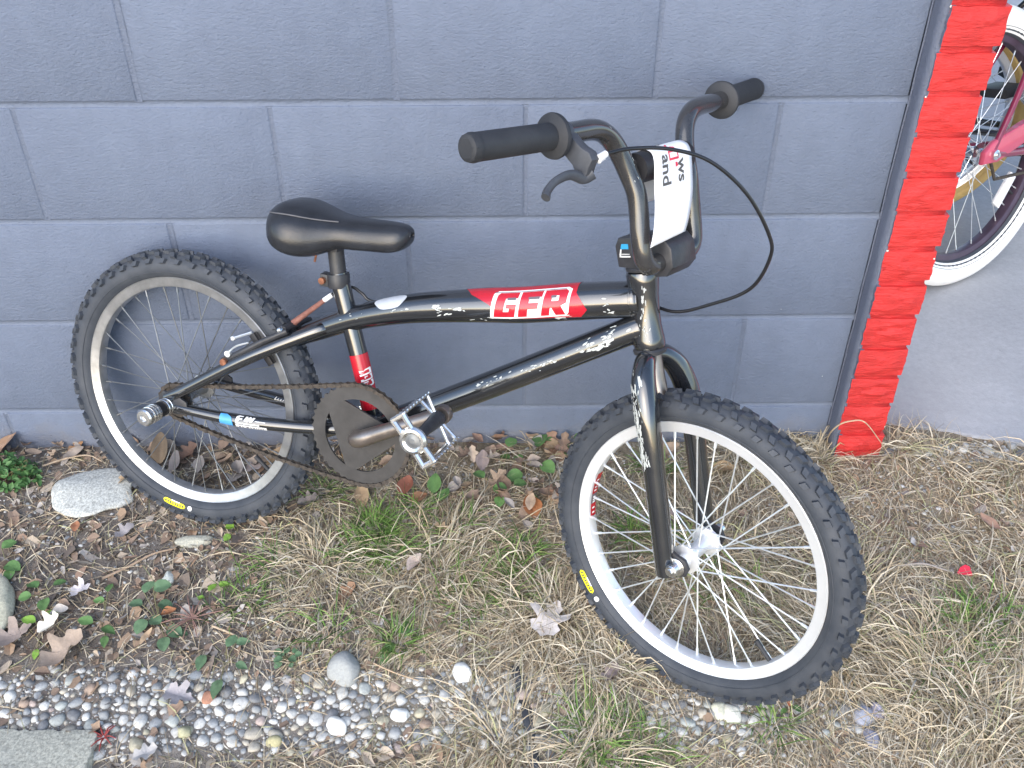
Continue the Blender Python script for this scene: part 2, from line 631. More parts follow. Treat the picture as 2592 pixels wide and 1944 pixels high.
def brick_mesh(seed):
    rr = random.Random(seed)
    nx, nzv = 15, 10
    w, h = BX1 - BX0, BC - .0105
    o = rr.uniform(0, 50)
    V, Fc, mi = [], [], []

    def disp(x, z, k):
        f = noise.fractal(Vector((x * 26 + o, z * 95 + .6 * math.sin(x * 60 + o), o)), .9, 2.1, 4)
        r = noise.ridged_multi_fractal(Vector((x * 18 + o, z * 62, o + 7)), 1., 2., 3, 1., 2.)
        return k * (.0042 + .0050 * f + .0022 * (r - 1))

    for j in range(nzv):
        for i in range(nx):
            s, t = i / (nx - 1), j / (nzv - 1)
            x = (s - .5) * w; z = (t - .5) * h
            e = min(1, 3.2 * min(s, 1 - s) + .12) * min(1, 2.6 * min(t, 1 - t) + .30)
            jx = noise.noise(Vector((z * 90 + o, i * .0 + (3 if s > .5 else 9), o))) * .0026 if i in (0, nx - 1) else 0
            jz = noise.noise(Vector((x * 60 + o, 5 + j, o))) * .0018 if j in (0, nzv - 1) else 0
            V.append((x + jx, BYF - disp(x, z, e), z + jz))
    for j in range(nzv - 1):
        for i in range(nx - 1):
            Fc.append((j * nx + i, j * nx + i + 1, (j + 1) * nx + i + 1, (j + 1) * nx + i)); mi.append(0)
    ring = [i for i in range(nx)] + [j * nx + nx - 1 for j in range(1, nzv)] + [(nzv - 1) * nx + i for i in range(nx - 2, -1, -1)] + [j * nx for j in range(nzv - 2, 0, -1)]
    b = len(V)
    for q in ring: V.append((V[q][0], BYB, V[q][2]))
    L_ = len(ring)
    for k in range(L_):
        k2 = (k + 1) % L_
        Fc.append((ring[k2], ring[k], b + k, b + k2))
        mi.append(1 if (V[ring[k]][0] < -w * .42 and V[ring[k2]][0] < -w * .42) else 0)
    Fc.append(tuple(b + k for k in range(L_))); mi.append(0)
    me = mesh_data('brick', V, Fc, [M['red'], M['wall_smooth']], True, midx=mi)
    return me


bms = [brick_mesh(s) for s in range(7)]
for k in range(-1, 33):
    z = BZ + (k + .5) * BC
    o = bpy.data.objects.new('brick', bms[(k * 3 + k // 5) % 7])
    col.objects.link(o)
    lc = ((BX0 + BX1) / 2 + random.uniform(-.0022, .0022), random.uniform(-.0025, .002), z)
    o.location = lc
    o.rotation_euler = (random.uniform(-.012, .012), random.uniform(-.012, .012), random.uniform(-.02, .02))
    attach(o, colm, lc)
mm = MB()
zz = np.arange(BZ - BC, BZ + 32.5 * BC, .0055)


def mcol(y, x0, x1, z): return [(x0 + noise.noise(Vector((z * 60, 1, 2))) * .002, y + noise.noise(Vector((z * 50, 3, 8))) * .002, z), (x1 + noise.noise(Vector((z * 60, 7, 4))) * .003, y + noise.noise(Vector((z * 50, 6, 1))) * .002, z)]


V, Fc = [], []
for z in zz:
    f = mcol(BYF + .0024, BX0 + .003, BX1 - .006, z)
    V += [(f[0][0], BYB - .004, z), f[0], f[1], (f[1][0], BYB - .004, z)]
mi = []
for i in range(len(zz) - 1):
    for a in range(3): Fc.append((i * 4 + a, i * 4 + a + 1, i * 4 + a + 5, i * 4 + a + 4)); mi.append(1 if a == 0 else 0)
obj('mortar', V, Fc, [M['red_mortar'], M['wall_smooth']], colm, 'all', midx=mi)
# smooth parged side of the column, painted like the wall
V, Fc = [], []
zs = np.linspace(-.05, 2.24, 230)
for z in zs:
    wv = noise.noise(Vector((z * 22, 4, 1))) * .0022
    V += [(XE + .0006, .004, z), (XE + .0008 + noise.noise(Vector((z * 9, 2, 2))) * .0008, -.020, z), (XE + .0016, BYF + .0035 + wv, z), (XE + .0075, BYF + .0050 + wv, z)]
for i in range(len(zs) - 1):
    for a in range(3): Fc.append((i * 4 + a, i * 4 + a + 1, i * 4 + a + 5, i * 4 + a + 4))
obj('painted_side', V, Fc, M['wall_smooth'], colm, 'all')
# bead of old sealant in the inner corner
sl = []
for z in np.linspace(.02, 2.2, 90): sl.append((XE - .0008 + noise.noise(Vector((z * 14, 0, 1))) * .0014, .0005, z))
mb = MB(); mb.add(tube(sl, .0016, 8)); mb.build('sealant_bead', M['wall_smooth'], colm)
# chips where the paint has flaked to the pale brick below
for (side, z) in ((0, .966), (0, .832), (1, .602), (0, .566), (1, .55), (1, .18)):
    x = (BX0 + .001 if side == 0 else BX1 - .003) + random.uniform(-.001, .002)
    s = random.uniform(.0014, .0032)
    bm = bmesh.new(); bmesh.ops.create_icosphere(bm, subdivisions=1, radius=1)
    V = [(x + v.co.x * s * random.uniform(.6, 1.3), BYF + .0012 + v.co.y * s * .5, z + v.co.z * s * random.uniform(.6, 1.4)) for v in bm.verts]
    bm.verts.index_update()
    obj('paint_chip', V, [tuple(v.index for v in f.verts) for f in bm.faces], M['chip'], colm, False); bm.free()

# ================================================================ the bicycle that leans on the wall
bC = np.array([-0.382848, -0.131560, 0.344487])
bN = np.array([-0.339301, -0.903521, 0.261773])
bX = np.array([0.936165, -0.351560, 0.0])
bZ = np.array([0.092029, 0.245063, 0.965130])
sA = np.array([0.373969, -0.347036, 0.581725])
sU = np.array([-0.130816, 0.320898, 0.938036])
sF = np.array([0.746922, -0.590267, 0.306092])
sL = np.array([-0.651916, -0.740681, 0.162469])
HUBF = np.array([0.451138, -0.477204, 0.297942])


def B(x, z, l=0.): return bC + x * bX + z * bZ + l * bN


def S(a, b, l=0.): return sA + a * sU + b * sF + l * sL


def plpx(u, v, o, n):
    d = c_r * ((u - 1296) / FPX) + c_d * ((v - 972) / FPX) + c_f
    return CAM + d * (((np.asarray(o) - CAM) @ n) / (d @ n))


bmx = empty('bmx_bicycle', (0.0, -.3, .07))
tag(bmx, 'scuffed black BMX bicycle with red lettering leaning its handlebar on the grey wall', 'bicycle')


# ---- wheels
def wheel_frame(ax):
    ax = nz(ax)
    up = nz(np.array([0, 0, 1.]) - ax * ax[2])
    fw = np.cross(up, ax)
    return ax, fw, up


def tor(c, ax, th, ph, Rc, rm, off=0.):
    ax, fw, up = wheel_frame(ax)
    d = math.cos(th) * fw + math.sin(th) * up
    return c + d * (Rc + (rm + off) * math.cos(ph)) + ax * ((rm + off) * math.sin(ph))


def tyre_mesh(c, ax, Rc, rm, knobs=True, seg=120):
    mb = MB()
    phs = np.radians(np.linspace(-152, 152, 25))
    V, Fc = [], []
    for k in range(seg):
        th = 2 * math.pi * k / seg
        for ph in phs: V.append(tor(c, ax, th, ph, Rc, rm))
    m_ = len(phs)
    for k in range(seg):
        for i in range(m_ - 1):
            k2 = (k + 1) % seg
            Fc.append((k * m_ + i, k * m_ + i + 1, k2 * m_ + i + 1, k2 * m_ + i))
    mb.add((V, Fc))
    # moulded line on the sidewall
    for s in (-1, 1):
        ring = [tor(c, ax, 2 * math.pi * k / 90, s * R(112), Rc, rm, .0003) for k in range(91)]
        mb.add(tube(ring, .0007, 5, False))
    if knobs:
        nk = 52
        kn = []
        for i in range(nk):
            t0 = 2 * math.pi * i / nk
            for s in (-1, 1):
                kn.append((t0 + s * .012, s * R(12), .0135, .0078, .0058, s * .35))
                kn.append((t0 + math.pi / nk + s * .01, s * R(37), .0115, .0086, .0062, -s * .4))
                kn.append((t0 + .3 * math.pi / nk, s * R(64), .0120, .0078, .0060, s * .3))
        for th, ph, lt, lp, hgt, sk in kn:
            dth, dph = lt / 2 / (Rc + rm), lp / 2 / rm
            top, bot = [], []
            for (a, b) in ((-1, -1), (1, -1), (1, 1), (-1, 1)):
                tt = th + a * dth + b * sk * dth
                bot.append(tor(c, ax, tt, ph + b * dph, Rc, rm, -.001))
                top.append(tor(c, ax, th + .78 * (a * dth + b * sk * dth), ph + .78 * b * dph, Rc, rm, hgt))
            mb.add((bot + top, [(4, 5, 6, 7), (0, 1, 5, 4), (1, 2, 6, 5), (2, 3, 7, 6), (3, 0, 4, 7)]))
    return mb


def rim_prof(ro, ri, hw):
    return [(ro, hw), (ro - .0012, hw + .0012), (ro - .003, hw), (ri + .0045, hw - .0002), (ri + .001, hw - .0022), (ri, hw - .0055), (ri - .0004, 0),
            (ri, -hw + .0055), (ri + .001, -hw + .0022), (ri + .0045, -hw + .0002), (ro - .003, -hw), (ro - .0012, -hw - .0012), (ro, -hw), (ro - .004, -hw + .003), (ro - .006, 0), (ro - .004, hw - .003)]


def patch_ring(c, ax, th0, th1, f, n=10, rows=4, off=0.):
    """grid patch: f(t, s) -> point, t along, s across, both 0..1"""
    V = [f(i / n, j / rows) for i in range(n + 1) for j in range(rows + 1)]
    w = rows + 1
    return V, [(i * w + j, i * w + j + 1, (i + 1) * w + j + 1, (i + 1) * w + j) for i in range(n) for j in range(rows)]


def wheel(parent, label, c, ax, mats, Rc=.2280, rm=.0212, ro=.2095, ri=.1915, hw=.0118, hubs=((.0115, .030),), rf=.0185, lf=.031, knobs=True, nsp=36, spr=.00125, a0=0.):
    w = empty('wheel', c, parent)
    w['label'] = label
    axn, fw, up = wheel_frame(ax)
    tyre_mesh(c, ax, Rc, rm, knobs).build('tyre', mats['tyre'], w)
    obj('rim', *lathe(rim_prof(ro, ri, hw), c, ax, 140, True), mats['rim'], w)
    hb = MB()
    hb.add(lathe([(.007, -.046), (.010, -.045), (.011, -lf - .004), (rf + .004, -lf - .002), (rf + .004, -lf + .002), (.013, -lf + .005), (.0115, -.012), (.0115, .012), (.013, lf - .005), (rf + .004, lf - .002), (rf + .004, lf + .002), (.011, lf + .004), (.010, .045), (.007, .046)], c, ax, 28))
    hb.add(lathe([(.0048, -.062), (.0048, .062)], c, ax, 12))
    hb.build('hub', mats['hub'], w)
    k = 0
    for i in range(nsp):
        s = 1 if i % 2 else -1
        th = 2 * math.pi * i / nsp + a0
        lead = 1 if (i // 2) % 2 else -1
        hth = th + lead * R(62)
        p0 = c + (math.cos(hth) * fw + math.sin(hth) * up) * rf + axn * (s * lf + lead * .0018)
        d1 = math.cos(th) * fw + math.sin(th) * up
        p1 = c + d1 * (ri + .001) + axn * (s * .003)
        u = nz(p0 - p1)
        mb = MB()
        mb.add(tube([p0, p1], spr, 6, False))
        mb.add(tube([p1 + u * .0005, p1 + u * .012], spr * 1.75, 7))
        mb.build('spoke', mats['spoke'], w)
    vp = c + (math.cos(-.65) * fw + math.sin(-.65) * up) * ri
    vd = nz(c - vp)
    mb = MB(); mb.add(tube([vp, vp + vd * .022], .0036, 10)); mb.add(tube([vp + vd * .022, vp + vd * .034], .0042, 10))
    mb.build('valve', M['grip'], w)
    return w


def th_of(p, c, ax):
    axn, fw, up = wheel_frame(ax)
    d = p - c
    return math.atan2(d @ up, d @ fw)


wm_f = dict(tyre=M['tyre'], rim=M['alloy'], hub=M['alloy'], spoke=M['zinc'])
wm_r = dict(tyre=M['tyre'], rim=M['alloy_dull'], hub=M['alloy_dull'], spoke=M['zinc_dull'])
wf = wheel(bmx, 'front wheel with a bright white alloy rim, turned towards the viewer', HUBF, sL, wm_f, a0=.05)
wr = wheel(bmx, 'rear wheel with a duller alloy rim', bC, bN, wm_r, a0=.11, spr=.0010)


def tyre_label(w, c, ax, px0, px1, pxdot):
    t0 = th_of(plpx(*px0, c + ax * .02, ax), c, ax); t1 = th_of(plpx(*px1, c + ax * .02, ax), c, ax); td = th_of(plpx(*pxdot, c + ax * .02, ax), c, ax)

    def f(lo, hi, ph0, ph1, off):
        def g(t, s):
            e = min(1, math.sqrt(max(0., 1 - (abs(2 * t - 1) ** 6)))) * .5 + 1e-3
            ph = ph0 + (ph1 - ph0) * (.5 + (s - .5) * 2 * e)
            return tor(c, ax, lo + (hi - lo) * t, ph, .2280, .0212, off)
        return g
    obj('label', *patch_ring(c, ax, 0, 0, f(t0, t1, R(84), R(112), .0006), 16, 5), M['decal_yellow'], w)
    mb = MB()
    for a in np.linspace(.12, .88, 8):
        mb.add(patch_ring(c, ax, 0, 0, lambda t, s, a=a: tor(c, ax, t0 + (t1 - t0) * (a + .032 * (t - .5) * 2), R(92) + R(11) * s, .2280, .0212, .0009), 2, 2))
    mb.build('label_print', M['decal_ink'], w)
    obj('label_corner', *patch_ring(c, ax, 0, 0, lambda t, s: tor(c, ax, t0 + (t1 - t0) * (.35 + .38 * t), R(108) + R(5) * s, .2280, .0212, .0010), 6, 2), M['decal_white'], w)
    V = [tor(c, ax, td, R(99), .2280, .0212, .0008)] + [tor(c, ax, td + math.cos(q) * .020, R(99) + math.sin(q) * .235, .2280, .0212, .0007) for q in np.linspace(0, 2 * math.pi, 24, endpoint=False)]
    obj('label_dot', V, [(0, i + 1, (i + 1) % 24 + 1) for i in range(24)], M['decal_white'], w)


tyre_label(wr, bC, bN, (415, 1260), (470, 1280), (481, 1283))
tyre_label(wf, HUBF, sL, (1478, 1440), (1514, 1496), (1519, 1512))
# red sticker on the inside of the front rim
t0 = th_of(plpx(1515, 1193, HUBF, sL), HUBF, sL); t1 = th_of(plpx(1492, 1303, HUBF, sL), HUBF, sL)
if t1 < t0 - 3: t1 += 2 * math.pi
if t1 > t0 + 3: t1 -= 2 * math.pi
fr = wheel_frame(sL)
for a, b, m in ((0, .5, 'decal_red'), (.5, .72, 'decal_grey'), (.72, 1, 'decal_red')):
    obj('rim_sticker', *patch_ring(0, 0, 0, 0, lambda t, s: HUBF + (math.cos(t0 + (t1 - t0) * (a + (b - a) * t)) * fr[1] + math.sin(t0 + (t1 - t0) * (a + (b - a) * t)) * fr[2]) * (.1909 - .0002) + sL * (-.0075 + .013 * s), 8, 3), M[m], wf)
mb = MB()
for q in (.16, .24, .33, .41, .56, .62, .67, .80, .9):
    mb.add(patch_ring(0, 0, 0, 0, lambda t, s: HUBF + (math.cos(t0 + (t1 - t0) * (q + .035 * t)) * fr[1] + math.sin(t0 + (t1 - t0) * (q + .035 * t)) * fr[2]) * .1903 + sL * (-.004 + .006 * s), 2, 2))
mb.build('rim_sticker_print', M['decal_white'], wf)['kind'] = 'stuff'

# ---- frame
frame = empty('frame', B(.5, .2), bmx)
tt = spline([B(.761, .3105), B(.748, .3075), B(.682, .2926), B(.591, .2697), B(.531, .258), B(.438, .2376), B(.3745, .2193), B(.308, .1942), B(.24, .1603), B(.200, .1395)], 6)
tt_r = [.0232, .0262, .0276, .0272, .0264, .0240, .0218, .0195, .0172, .0150]
obj('top_tube', *tube(tt, tt_r, 28, ref=bN), M['frame'], frame)
dt = [B(.770, .2717), B(.757, .2635), B(.66, .2025), B(.56, .1395), B(.46, .0775), B(.36, .016)]
dt_r = [.0190, .0208, .0212, .0212, .0210, .0208]
dt = spline(dt, 4)
obj('down_tube', *tube(dt, dt_r, 26, ref=bN), M['frame'], frame)
stp = spline([B(.2815, .265), B(.3, .205), B(.328, .115), B(.354, .02)], 4)
obj('seat_tube', *tube(stp, .0150, 22, ref=bN), M['frame'], frame)
obj('head_tube', *lathe([(.0225, -.002), (.0238, .002), (.0228, .012), (.0202, .030), (.0196, .052), (.0206, .074), (.0228, .094), (.0238, .104), (.0225, .108)], S(0, 0), sU, 32), M['frame'], frame)
for a0_, a1_, r_ in ((-.0125, -.003, .0235), (.1085, .117, .0225)):
    mb = MB(); mb.add(lathe([(r_ - .004, a0_), (r_, a0_ + .002), (r_ + .0007, a1_ - .003), (r_ - .0015, a1_)], S(0, 0), sU, 32)); mb.build('headset_cup', M['black_metal'], frame)
obj('bottom_bracket', *lathe([(.021, -.037), (.0245, -.036), (.0245, .036), (.021, .037)], B(.352, .018), bN, 28), M['frame'], frame)
for s in (1, -1):
    p = spline([B(.268, .174, s * .006), B(.250, .1665, s * .019), B(.19, .135, s * .039), B(.128, .0985, s * .050), B(.03, .033, s * .062), B(-.004, .0135, s * .0645)], 6)
    obj('seat_stay', *tube(p, [.0115, .0115, .0112, .0108, .0100, .0085], 18), M['frame'], frame)
    p = spline([B(.004, -.003, s * .0625), B(.1275, -.0028, s * .055), B(.227, .0019, s * .0385), B(.30, .0105, s * .028), B(.345, .0165, s * .022)], 6)
    obj('chain_stay', *tube(p, [.0085, .0105, .011, .0112, .0115], 18), M['frame'], frame)
    pl_ = [(-.020, .012), (-.012, .022), (.012, .020), (.034, .010), (.036, -.012), (.010, -.016), (-.012, -.012), (-.024, -.004)]
    mb = MB(); mb.add(plate(pl_, B(.002, .002, s * .064), bX, bZ, bN, .005, .0008)); mb.build('dropout', M['black_metal'], frame)
# weld beads
mb = MB()
for pth, rr_ in ((tt[0:2], .0262),):
    pass
for (o_, ax_, r_) in ((B(.751, .3082), tt[0] - tt[3], .0252), (B(.761, .266), dt[0] - dt[3], .0192)):
    a_, b_ = perp(ax_)
    ring = [o_ + (math.cos(t) * a_ + math.sin(t) * b_) * r_ for t in np.linspace(0, 2 * math.pi, 40)]
    mb.add(tube(ring, .0016, 6, False))
mb.build('weld_bead', M['frame'], frame)


# ---- decals that follow a tube
class Surf:
    def __init__(s, path, rad, lat):
        s.P = np.array(path); N = len(s.P)
        s.r = np.interp(np.linspace(0, 1, N), np.linspace(0, 1, len(rad)), rad) if hasattr(rad, '__len__') else np.full(N, rad)
        s.s = np.concatenate([[0], np.cumsum(np.linalg.norm(np.diff(s.P, axis=0), axis=1))])
        s.lat = np.asarray(lat)
        s.len = s.s[-1]

    def at(s, d, ph, off=.0004):
        c = np.array([np.interp(d, s.s, s.P[:, k]) for k in range(3)])
        e = 1e-3
        T = nz(np.array([np.interp(min(d + e, s.len), s.s, s.P[:, k]) - np.interp(max(d - e, 0), s.s, s.P[:, k]) for k in range(3)]))
        r = np.interp(d, s.s, s.r)
        u = nz(s.lat - T * (s.lat @ T)); w = np.cross(T, u)
        if w[2] < 0: w = -w
        return c + (r + off) * (math.cos(ph) * u + math.sin(ph) * w)

    def near(s, p):
        """arc length of the nearest axis point"""
        d = np.linalg.norm(s.P - p, axis=1); i = int(d.argmin())
        return s.s[i]


def wrap_poly(surf, poly, off, cut=.003):
    """poly: (distance along tube, angle) -> thin sheet that lies on the tube"""
    bm = bmesh.new()
    bm.faces.new([bm.verts.new((x, y, 0)) for x, y in poly])
    ys = [p[1] for p in poly]; xs = [p[0] for p in poly]
    for y in np.arange(min(ys), max(ys), .16)[1:]:
        bmesh.ops.bisect_plane(bm, geom=bm.verts[:] + bm.edges[:] + bm.faces[:], plane_co=(0, y, 0), plane_no=(0, 1, 0))
    for x in np.arange(min(xs), max(xs), .012)[1:]:
        bmesh.ops.bisect_plane(bm, geom=bm.verts[:] + bm.edges[:] + bm.faces[:], plane_co=(x, 0, 0), plane_no=(1, 0, 0))
    bmesh.ops.triangulate(bm, faces=bm.faces[:])
    bm.verts.index_update()
    V = [surf.at(v.co.x, v.co.y, off) for v in bm.verts]
    Fc = [tuple(v.index for v in f.verts) for f in bm.faces]
    bm.free()
    return V, Fc


sTT = Surf(tt, tt_r, bN); sDT = Surf(dt, dt_r, bN); sST = Surf(stp, .0150, bN)


def dec(parent, name, surf, polys, off, mat):
    mb = MB()
    for p in polys: mb.add(wrap_poly(surf, p, off))
    return mb.build(name, mat, parent)


def ttx(u, v=765): return sTT.near(plpx(u, v, bC, bN))


# the arc length grows from the head tube backwards, so x in the photograph runs against it
xa, xb = ttx(1183), ttx(1486)
x0, x1 = ttx(1262), ttx(1452)
red1 = [(xb, R(118)), (xb + .004, R(40)), (xb - .010, R(-14)), (xb + .002, R(-40)), (x0 - .02, R(-30)), (x0 + .006, R(16)), (x0 + .035, R(52)), (xa, R(100)), (xa, R(112))]
dec(frame, 'red_decal', sTT, [red1], .0004, M['decal_red'])


def gfr(gx_, gy_):
    """letter shapes: G, F, R on a 100 x 50 field"""
    G = [(0, -2), (28, -2), (30, 25), (16, 25), (15.5, 17), (20.5, 17), (20, 10), (12.5, 10), (14, 37), (31, 37), (31.5, 50), (4, 50), (1, 45)]
    F = [(33, -2), (45, -2), (46, 14), (59, 14), (60, 26), (46.5, 26), (47, 37), (63.5, 37), (64, 50), (35, 50)]
    Rr = [(64, -2), (75, -2), (76, 14), (78, 14), (84, -2), (97, -2), (90, 17), (97, 22), (98, 45), (94, 50), (67, 50)]
    return [[(gx_(x + .13 * y), gy_(y)) for x, y in q] for q in (G, F, Rr)], [(gx_(77 + .13 * 30), gy_(27)), (gx_(86 + .13 * 30), gy_(27)), (gx_(86.5 + .13 * 38), gy_(37)), (gx_(77.5 + .13 * 38), gy_(37))]


gxf = lambda x: x0 + (x1 - x0) * x / 104.
gyf = lambda y: R(-21) + R(75) * y / 50.
boxp = [(gxf(-5), gyf(-2)), (gxf(-2), gyf(-6)), (gxf(96), gyf(-6)), (gxf(101), gyf(2)), (gxf(108), gyf(50)), (gxf(103), gyf(56)), (gxf(7), gyf(56)), (gxf(1), gyf(49))]
dec(frame, 'decal_plate', sTT, [boxp], .0008, M['decal_white'])
let, hole = gfr(gxf, gyf)
dec(frame, 'decal_letter', sTT, let, .0012, M['decal_red'])
dec(frame, 'decal_counter', sTT, [hole], .0015, M['decal_white'])
dec(frame, 'decal_shade', sTT, [[(gxf(a), gyf(b)), (gxf(a + w), gyf(b)), (gxf(a + w + .5), gyf(b + 5)), (gxf(a + .5), gyf(b + 5))] for a, b, w in ((20.5, 33.5, 12), (50, 33, 15), (80.5, 33, 7))], .0016, M['decal_grey'])
dec(frame, 'decal_border', sTT, [[(gxf(2), gyf(52.5)), (gxf(100), gyf(52.5)), (gxf(100), gyf(51)), (gxf(2), gyf(51))]], .0011, M['decal_grey'])

# seat tube decal
ss = lambda u, v: sST.near(plpx(u, v, bC, bN))
sa, sb = ss(905, 892), ss(945, 990)
dec(frame, 'red_decal', sST, [[(sa, R(-65)), (sb + .02, R(-65)), (sb + .02, R(105)), (sa, R(105))]], .0005, M['decal_red'])
la, lb = ss(925, 925), ss(935, 962)
lh = lambda y: R(12) + R(78) * y / 50.
let2, hole2 = gfr(lambda x: lb + .006 - (lb + .006 - la) * x / 100., lh)
dec(frame, 'decal_letter', sST, let2, .0009, M['decal_white'])
dec(frame, 'decal_letter_fill', sST, [[((p[0] - np.mean([q[0] for q in L_])) * .52 + np.mean([q[0] for q in L_]), (p[1] - np.mean([q[1] for q in L_])) * .6 + np.mean([q[1] for q in L_])) for p in L_] for L_ in let2], .0012, M['decal_red'])
# worn pale blister on top of the top tube
xa = ttx(1003, 770); bl = []
for t in np.linspace(0, 2 * math.pi, 26, endpoint=False):
    bl.append((xa + .027 * math.cos(t) * (1 + .12 * math.sin(3 * t)), R(54) + R(37) * math.sin(t) * (1 + .1 * math.cos(2 * t))))
dec(frame, 'worn_patch', sTT, [bl], .0005, simple('worn_pale_paint', (.50, .53, .58), .38, 0, .1, 30, coat=.3))

# chain stay stickers
cs_n = spline([B(.004, -.003, .0625), B(.1275, -.0028, .055), B(.227, .0019, .0385), B(.30, .0105, .028), B(.345, .0165, .022)], 6)
sCS = Surf(cs_n, [.0085, .0105, .011, .0112, .0115], bN)
cx = lambda u: sCS.near(plpx(u, 1050, bC + bN * .058, bN))
c0, c1, c2, c3 = .097, .121, .126, .180
dec(frame, 'blue_sticker', sCS, [[(c0, R(-45)), (c0, R(66)), (c0 + .012, R(70)), (c1 - .003, R(40)), (c1, R(-10)), (c1, R(-60))]], .0005, M['decal_blue'])
dec(frame, 'sticker', sCS, [[(c2, R(12)), (c2 + .001, R(60)), (c2 + .005, R(74)), (c2 + .013, R(72)), (c2 + .0125, R(60)), (c2 + .006, R(58)), (c2 + .006, R(46)), (c2 + .012, R(46)), (c2 + .0115, R(34)), (c2 + .006, R(33)), (c2 + .0055, R(12))],
    [(c2 + .015, R(22)), (c2 + .017, R(70)), (c2 + .021, R(70)), (c2 + .0215, R(48)), (c2 + .0235, R(70)), (c2 + .027, R(68)), (c2 + .0275, R(48)), (c2 + .030, R(66)), (c2 + .034, R(64)), (c2 + .029, R(20)), (c2 + .025, R(20)), (c2 + .0245, R(38)), (c2 + .022, R(21)), (c2 + .019, R(21))],
    [(c2, R(-5)), (c2, R(8)), (c2 + .042, R(6)), (c2 + .042, R(-7))], [(c2 + .034, R(30)), (c2 + .034, R(36)), (c2 + .052, R(32)), (c2 + .052, R(27))]], .0006, M['decal_white'])
dec(frame, 'sticker', sCS, [[(c2, R(-52)), (c2, R(-12)), (c3, R(-16)), (c3, R(-54))]], .0006, M['decal_white'])
dec(frame, 'sticker_print', sCS, [[(c2 + a, R(-44)), (c2 + a, R(-24)), (c2 + a + w, R(-25)), (c2 + a + w, R(-44))] for a, w in ((.006, .003), (.012, .002), (.019, .004), (.026, .002), (.031, .0025), (.036, .0012), (.039, .0012), (.042, .0012), (.045, .0012), (.048, .0012))], .0009, M['decal_grey'])
# silver script on the inside of the far chain stay
cs_f = spline([B(.004, -.003, -.0625), B(.1275, -.0028, -.055), B(.227, .0019, -.0385), B(.30, .0105, -.028), B(.345, .0165, -.022)], 6)
sCF = Surf(cs_f, [.0085, .0105, .011, .0112, .0115], bN)
scr = []
for i, q in enumerate(np.linspace(.135, .2, 12)):
    hh = (26 if i in (0, 5) else 14)
    scr.append([(q, R(20)), (q + .0028, R(20 + hh)), (q + .0040, R(20 + hh)), (q + .0016, R(18))])
    scr.append([(q, R(20)), (q + .005, R(22)), (q + .005, R(17)), (q, R(15))])
dec(frame, 'sticker', sCF, scr, .0006, M['decal_white'])


# chipped and scraped paint
def scrape(parent, surf, spots, seed):
    rr = random.Random(seed)
    ps = []
    for d, ph, n, sd_, sp_, ln in spots:
        for _ in range(n):
            a = d + rr.gauss(0, sd_); b = ph + rr.gauss(0, sp_)
            l = ln * rr.uniform(.3, 1.); w = l * rr.uniform(.12, .4) / .02
            k = rr.uniform(-14, 14)
            poly = []
            for q in range(7):
                t = 2 * math.pi * q / 7
                r_ = rr.uniform(.6, 1.2)
                poly.append((a + l * .5 * math.cos(t) * r_, b + w * .5 * math.sin(t) * r_ + k * l * .5 * math.cos(t) * r_))
            if min(p[0] for p in poly) < .001 or max(p[0] for p in poly) > surf.len - .001: continue
            ps.append(poly)
    mb = MB()
    for p in ps:
        V = [surf.at(x, y, .0005) for x, y in p]
        mb.add((V, [(0, i, i + 1) for i in range(1, 6)]))
    o = mb.build('scrape', M['scratch'], parent); o['kind'] = 'stuff'
    return o


scrape(frame, sTT, [(ttx(1120), R(10), 7, .006, .10, .012), (ttx(1135), R(-12), 5, .006, .08, .012), (ttx(1190), R(2), 6, .010, .06, .010), (ttx(1240), R(-32), 7, .012, .08, .010),
                    (ttx(1440), R(-38), 8, .012, .08, .012), (ttx(1540), R(0), 6, .003, .22, .008), (ttx(1540), R(-22), 5, .003, .1, .008), (ttx(1010), R(12), 5, .012, .06, .009), (ttx(900), R(20), 6, .02, .15, .006)], 1)
dtx = lambda u, v: sDT.near(plpx(u, v, bC, bN))
scrape(frame, sDT, [(dtx(1500, 870), R(15), 26, .018, .22, .010), (dtx(1520, 850), R(-5), 14, .016, .08, .016), (dtx(1400, 915), R(8), 22, .020, .10, .008), (dtx(1280, 965), R(25), 14, .016, .10, .007), (dtx(1560, 850), R(30), 6, .006, .2, .010)], 2)
sHT = Surf([S(a, 0) for a in np.linspace(0, .106, 14)], [.0238, .0218, .0203, .0197, .0203, .0218, .0238], bN)
scrape(frame, sHT, [(.085, R(12), 5, .006, .1, .009), (.07, R(5), 4, .006, .1, .010), (.055, R(-2), 6, .008, .08, .007), (.035, R(-5), 7, .008, .12, .007), (.02, R(5), 6, .006, .2, .006)], 3)

# ---- saddle, post, clamp
sad = MB()
stn = [(.176, .014, .352, .336), (.180, .036, .359, .322), (.189, .058, .366, .308), (.204, .071, .371, .297), (.226, .0745, .371, .291), (.250, .067, .366, .292), (.272, .055, .361, .300),
       (.296, .043, .358, .310), (.322, .037, .358, .311), (.348, .034, .359, .313), (.374, .031, .360, .315), (.392, .026, .359, .321), (.402, .017, .355, .331), (.4055, .007, .350, .341)]
ns = 28
V, Fc = [], []
stn2 = spline([np.array(s) for s in stn], 3)
for (x, hw_, zt, zb) in stn2:
    zm = zb + (zt - zb) * .42
    for k in range(ns):
        t = 2 * math.pi * k / ns
        cs_, sn = math.cos(t), math.sin(t)
        yy = hw_ * math.copysign(abs(cs_) ** .72, cs_) * (1 - .10 * max(0, sn) ** 2)
        zz_ = zm + ((zt - zm) * abs(sn) ** .85 if sn > 0 else -(zm - zb) * abs(sn) ** .6)
        V.append(B(x, zz_, yy))
for i in range(len(stn2) - 1):
    for k in range(ns): Fc.append((i * ns + k, i * ns + (k + 1) % ns, (i + 1) * ns + (k + 1) % ns, (i + 1) * ns + k))
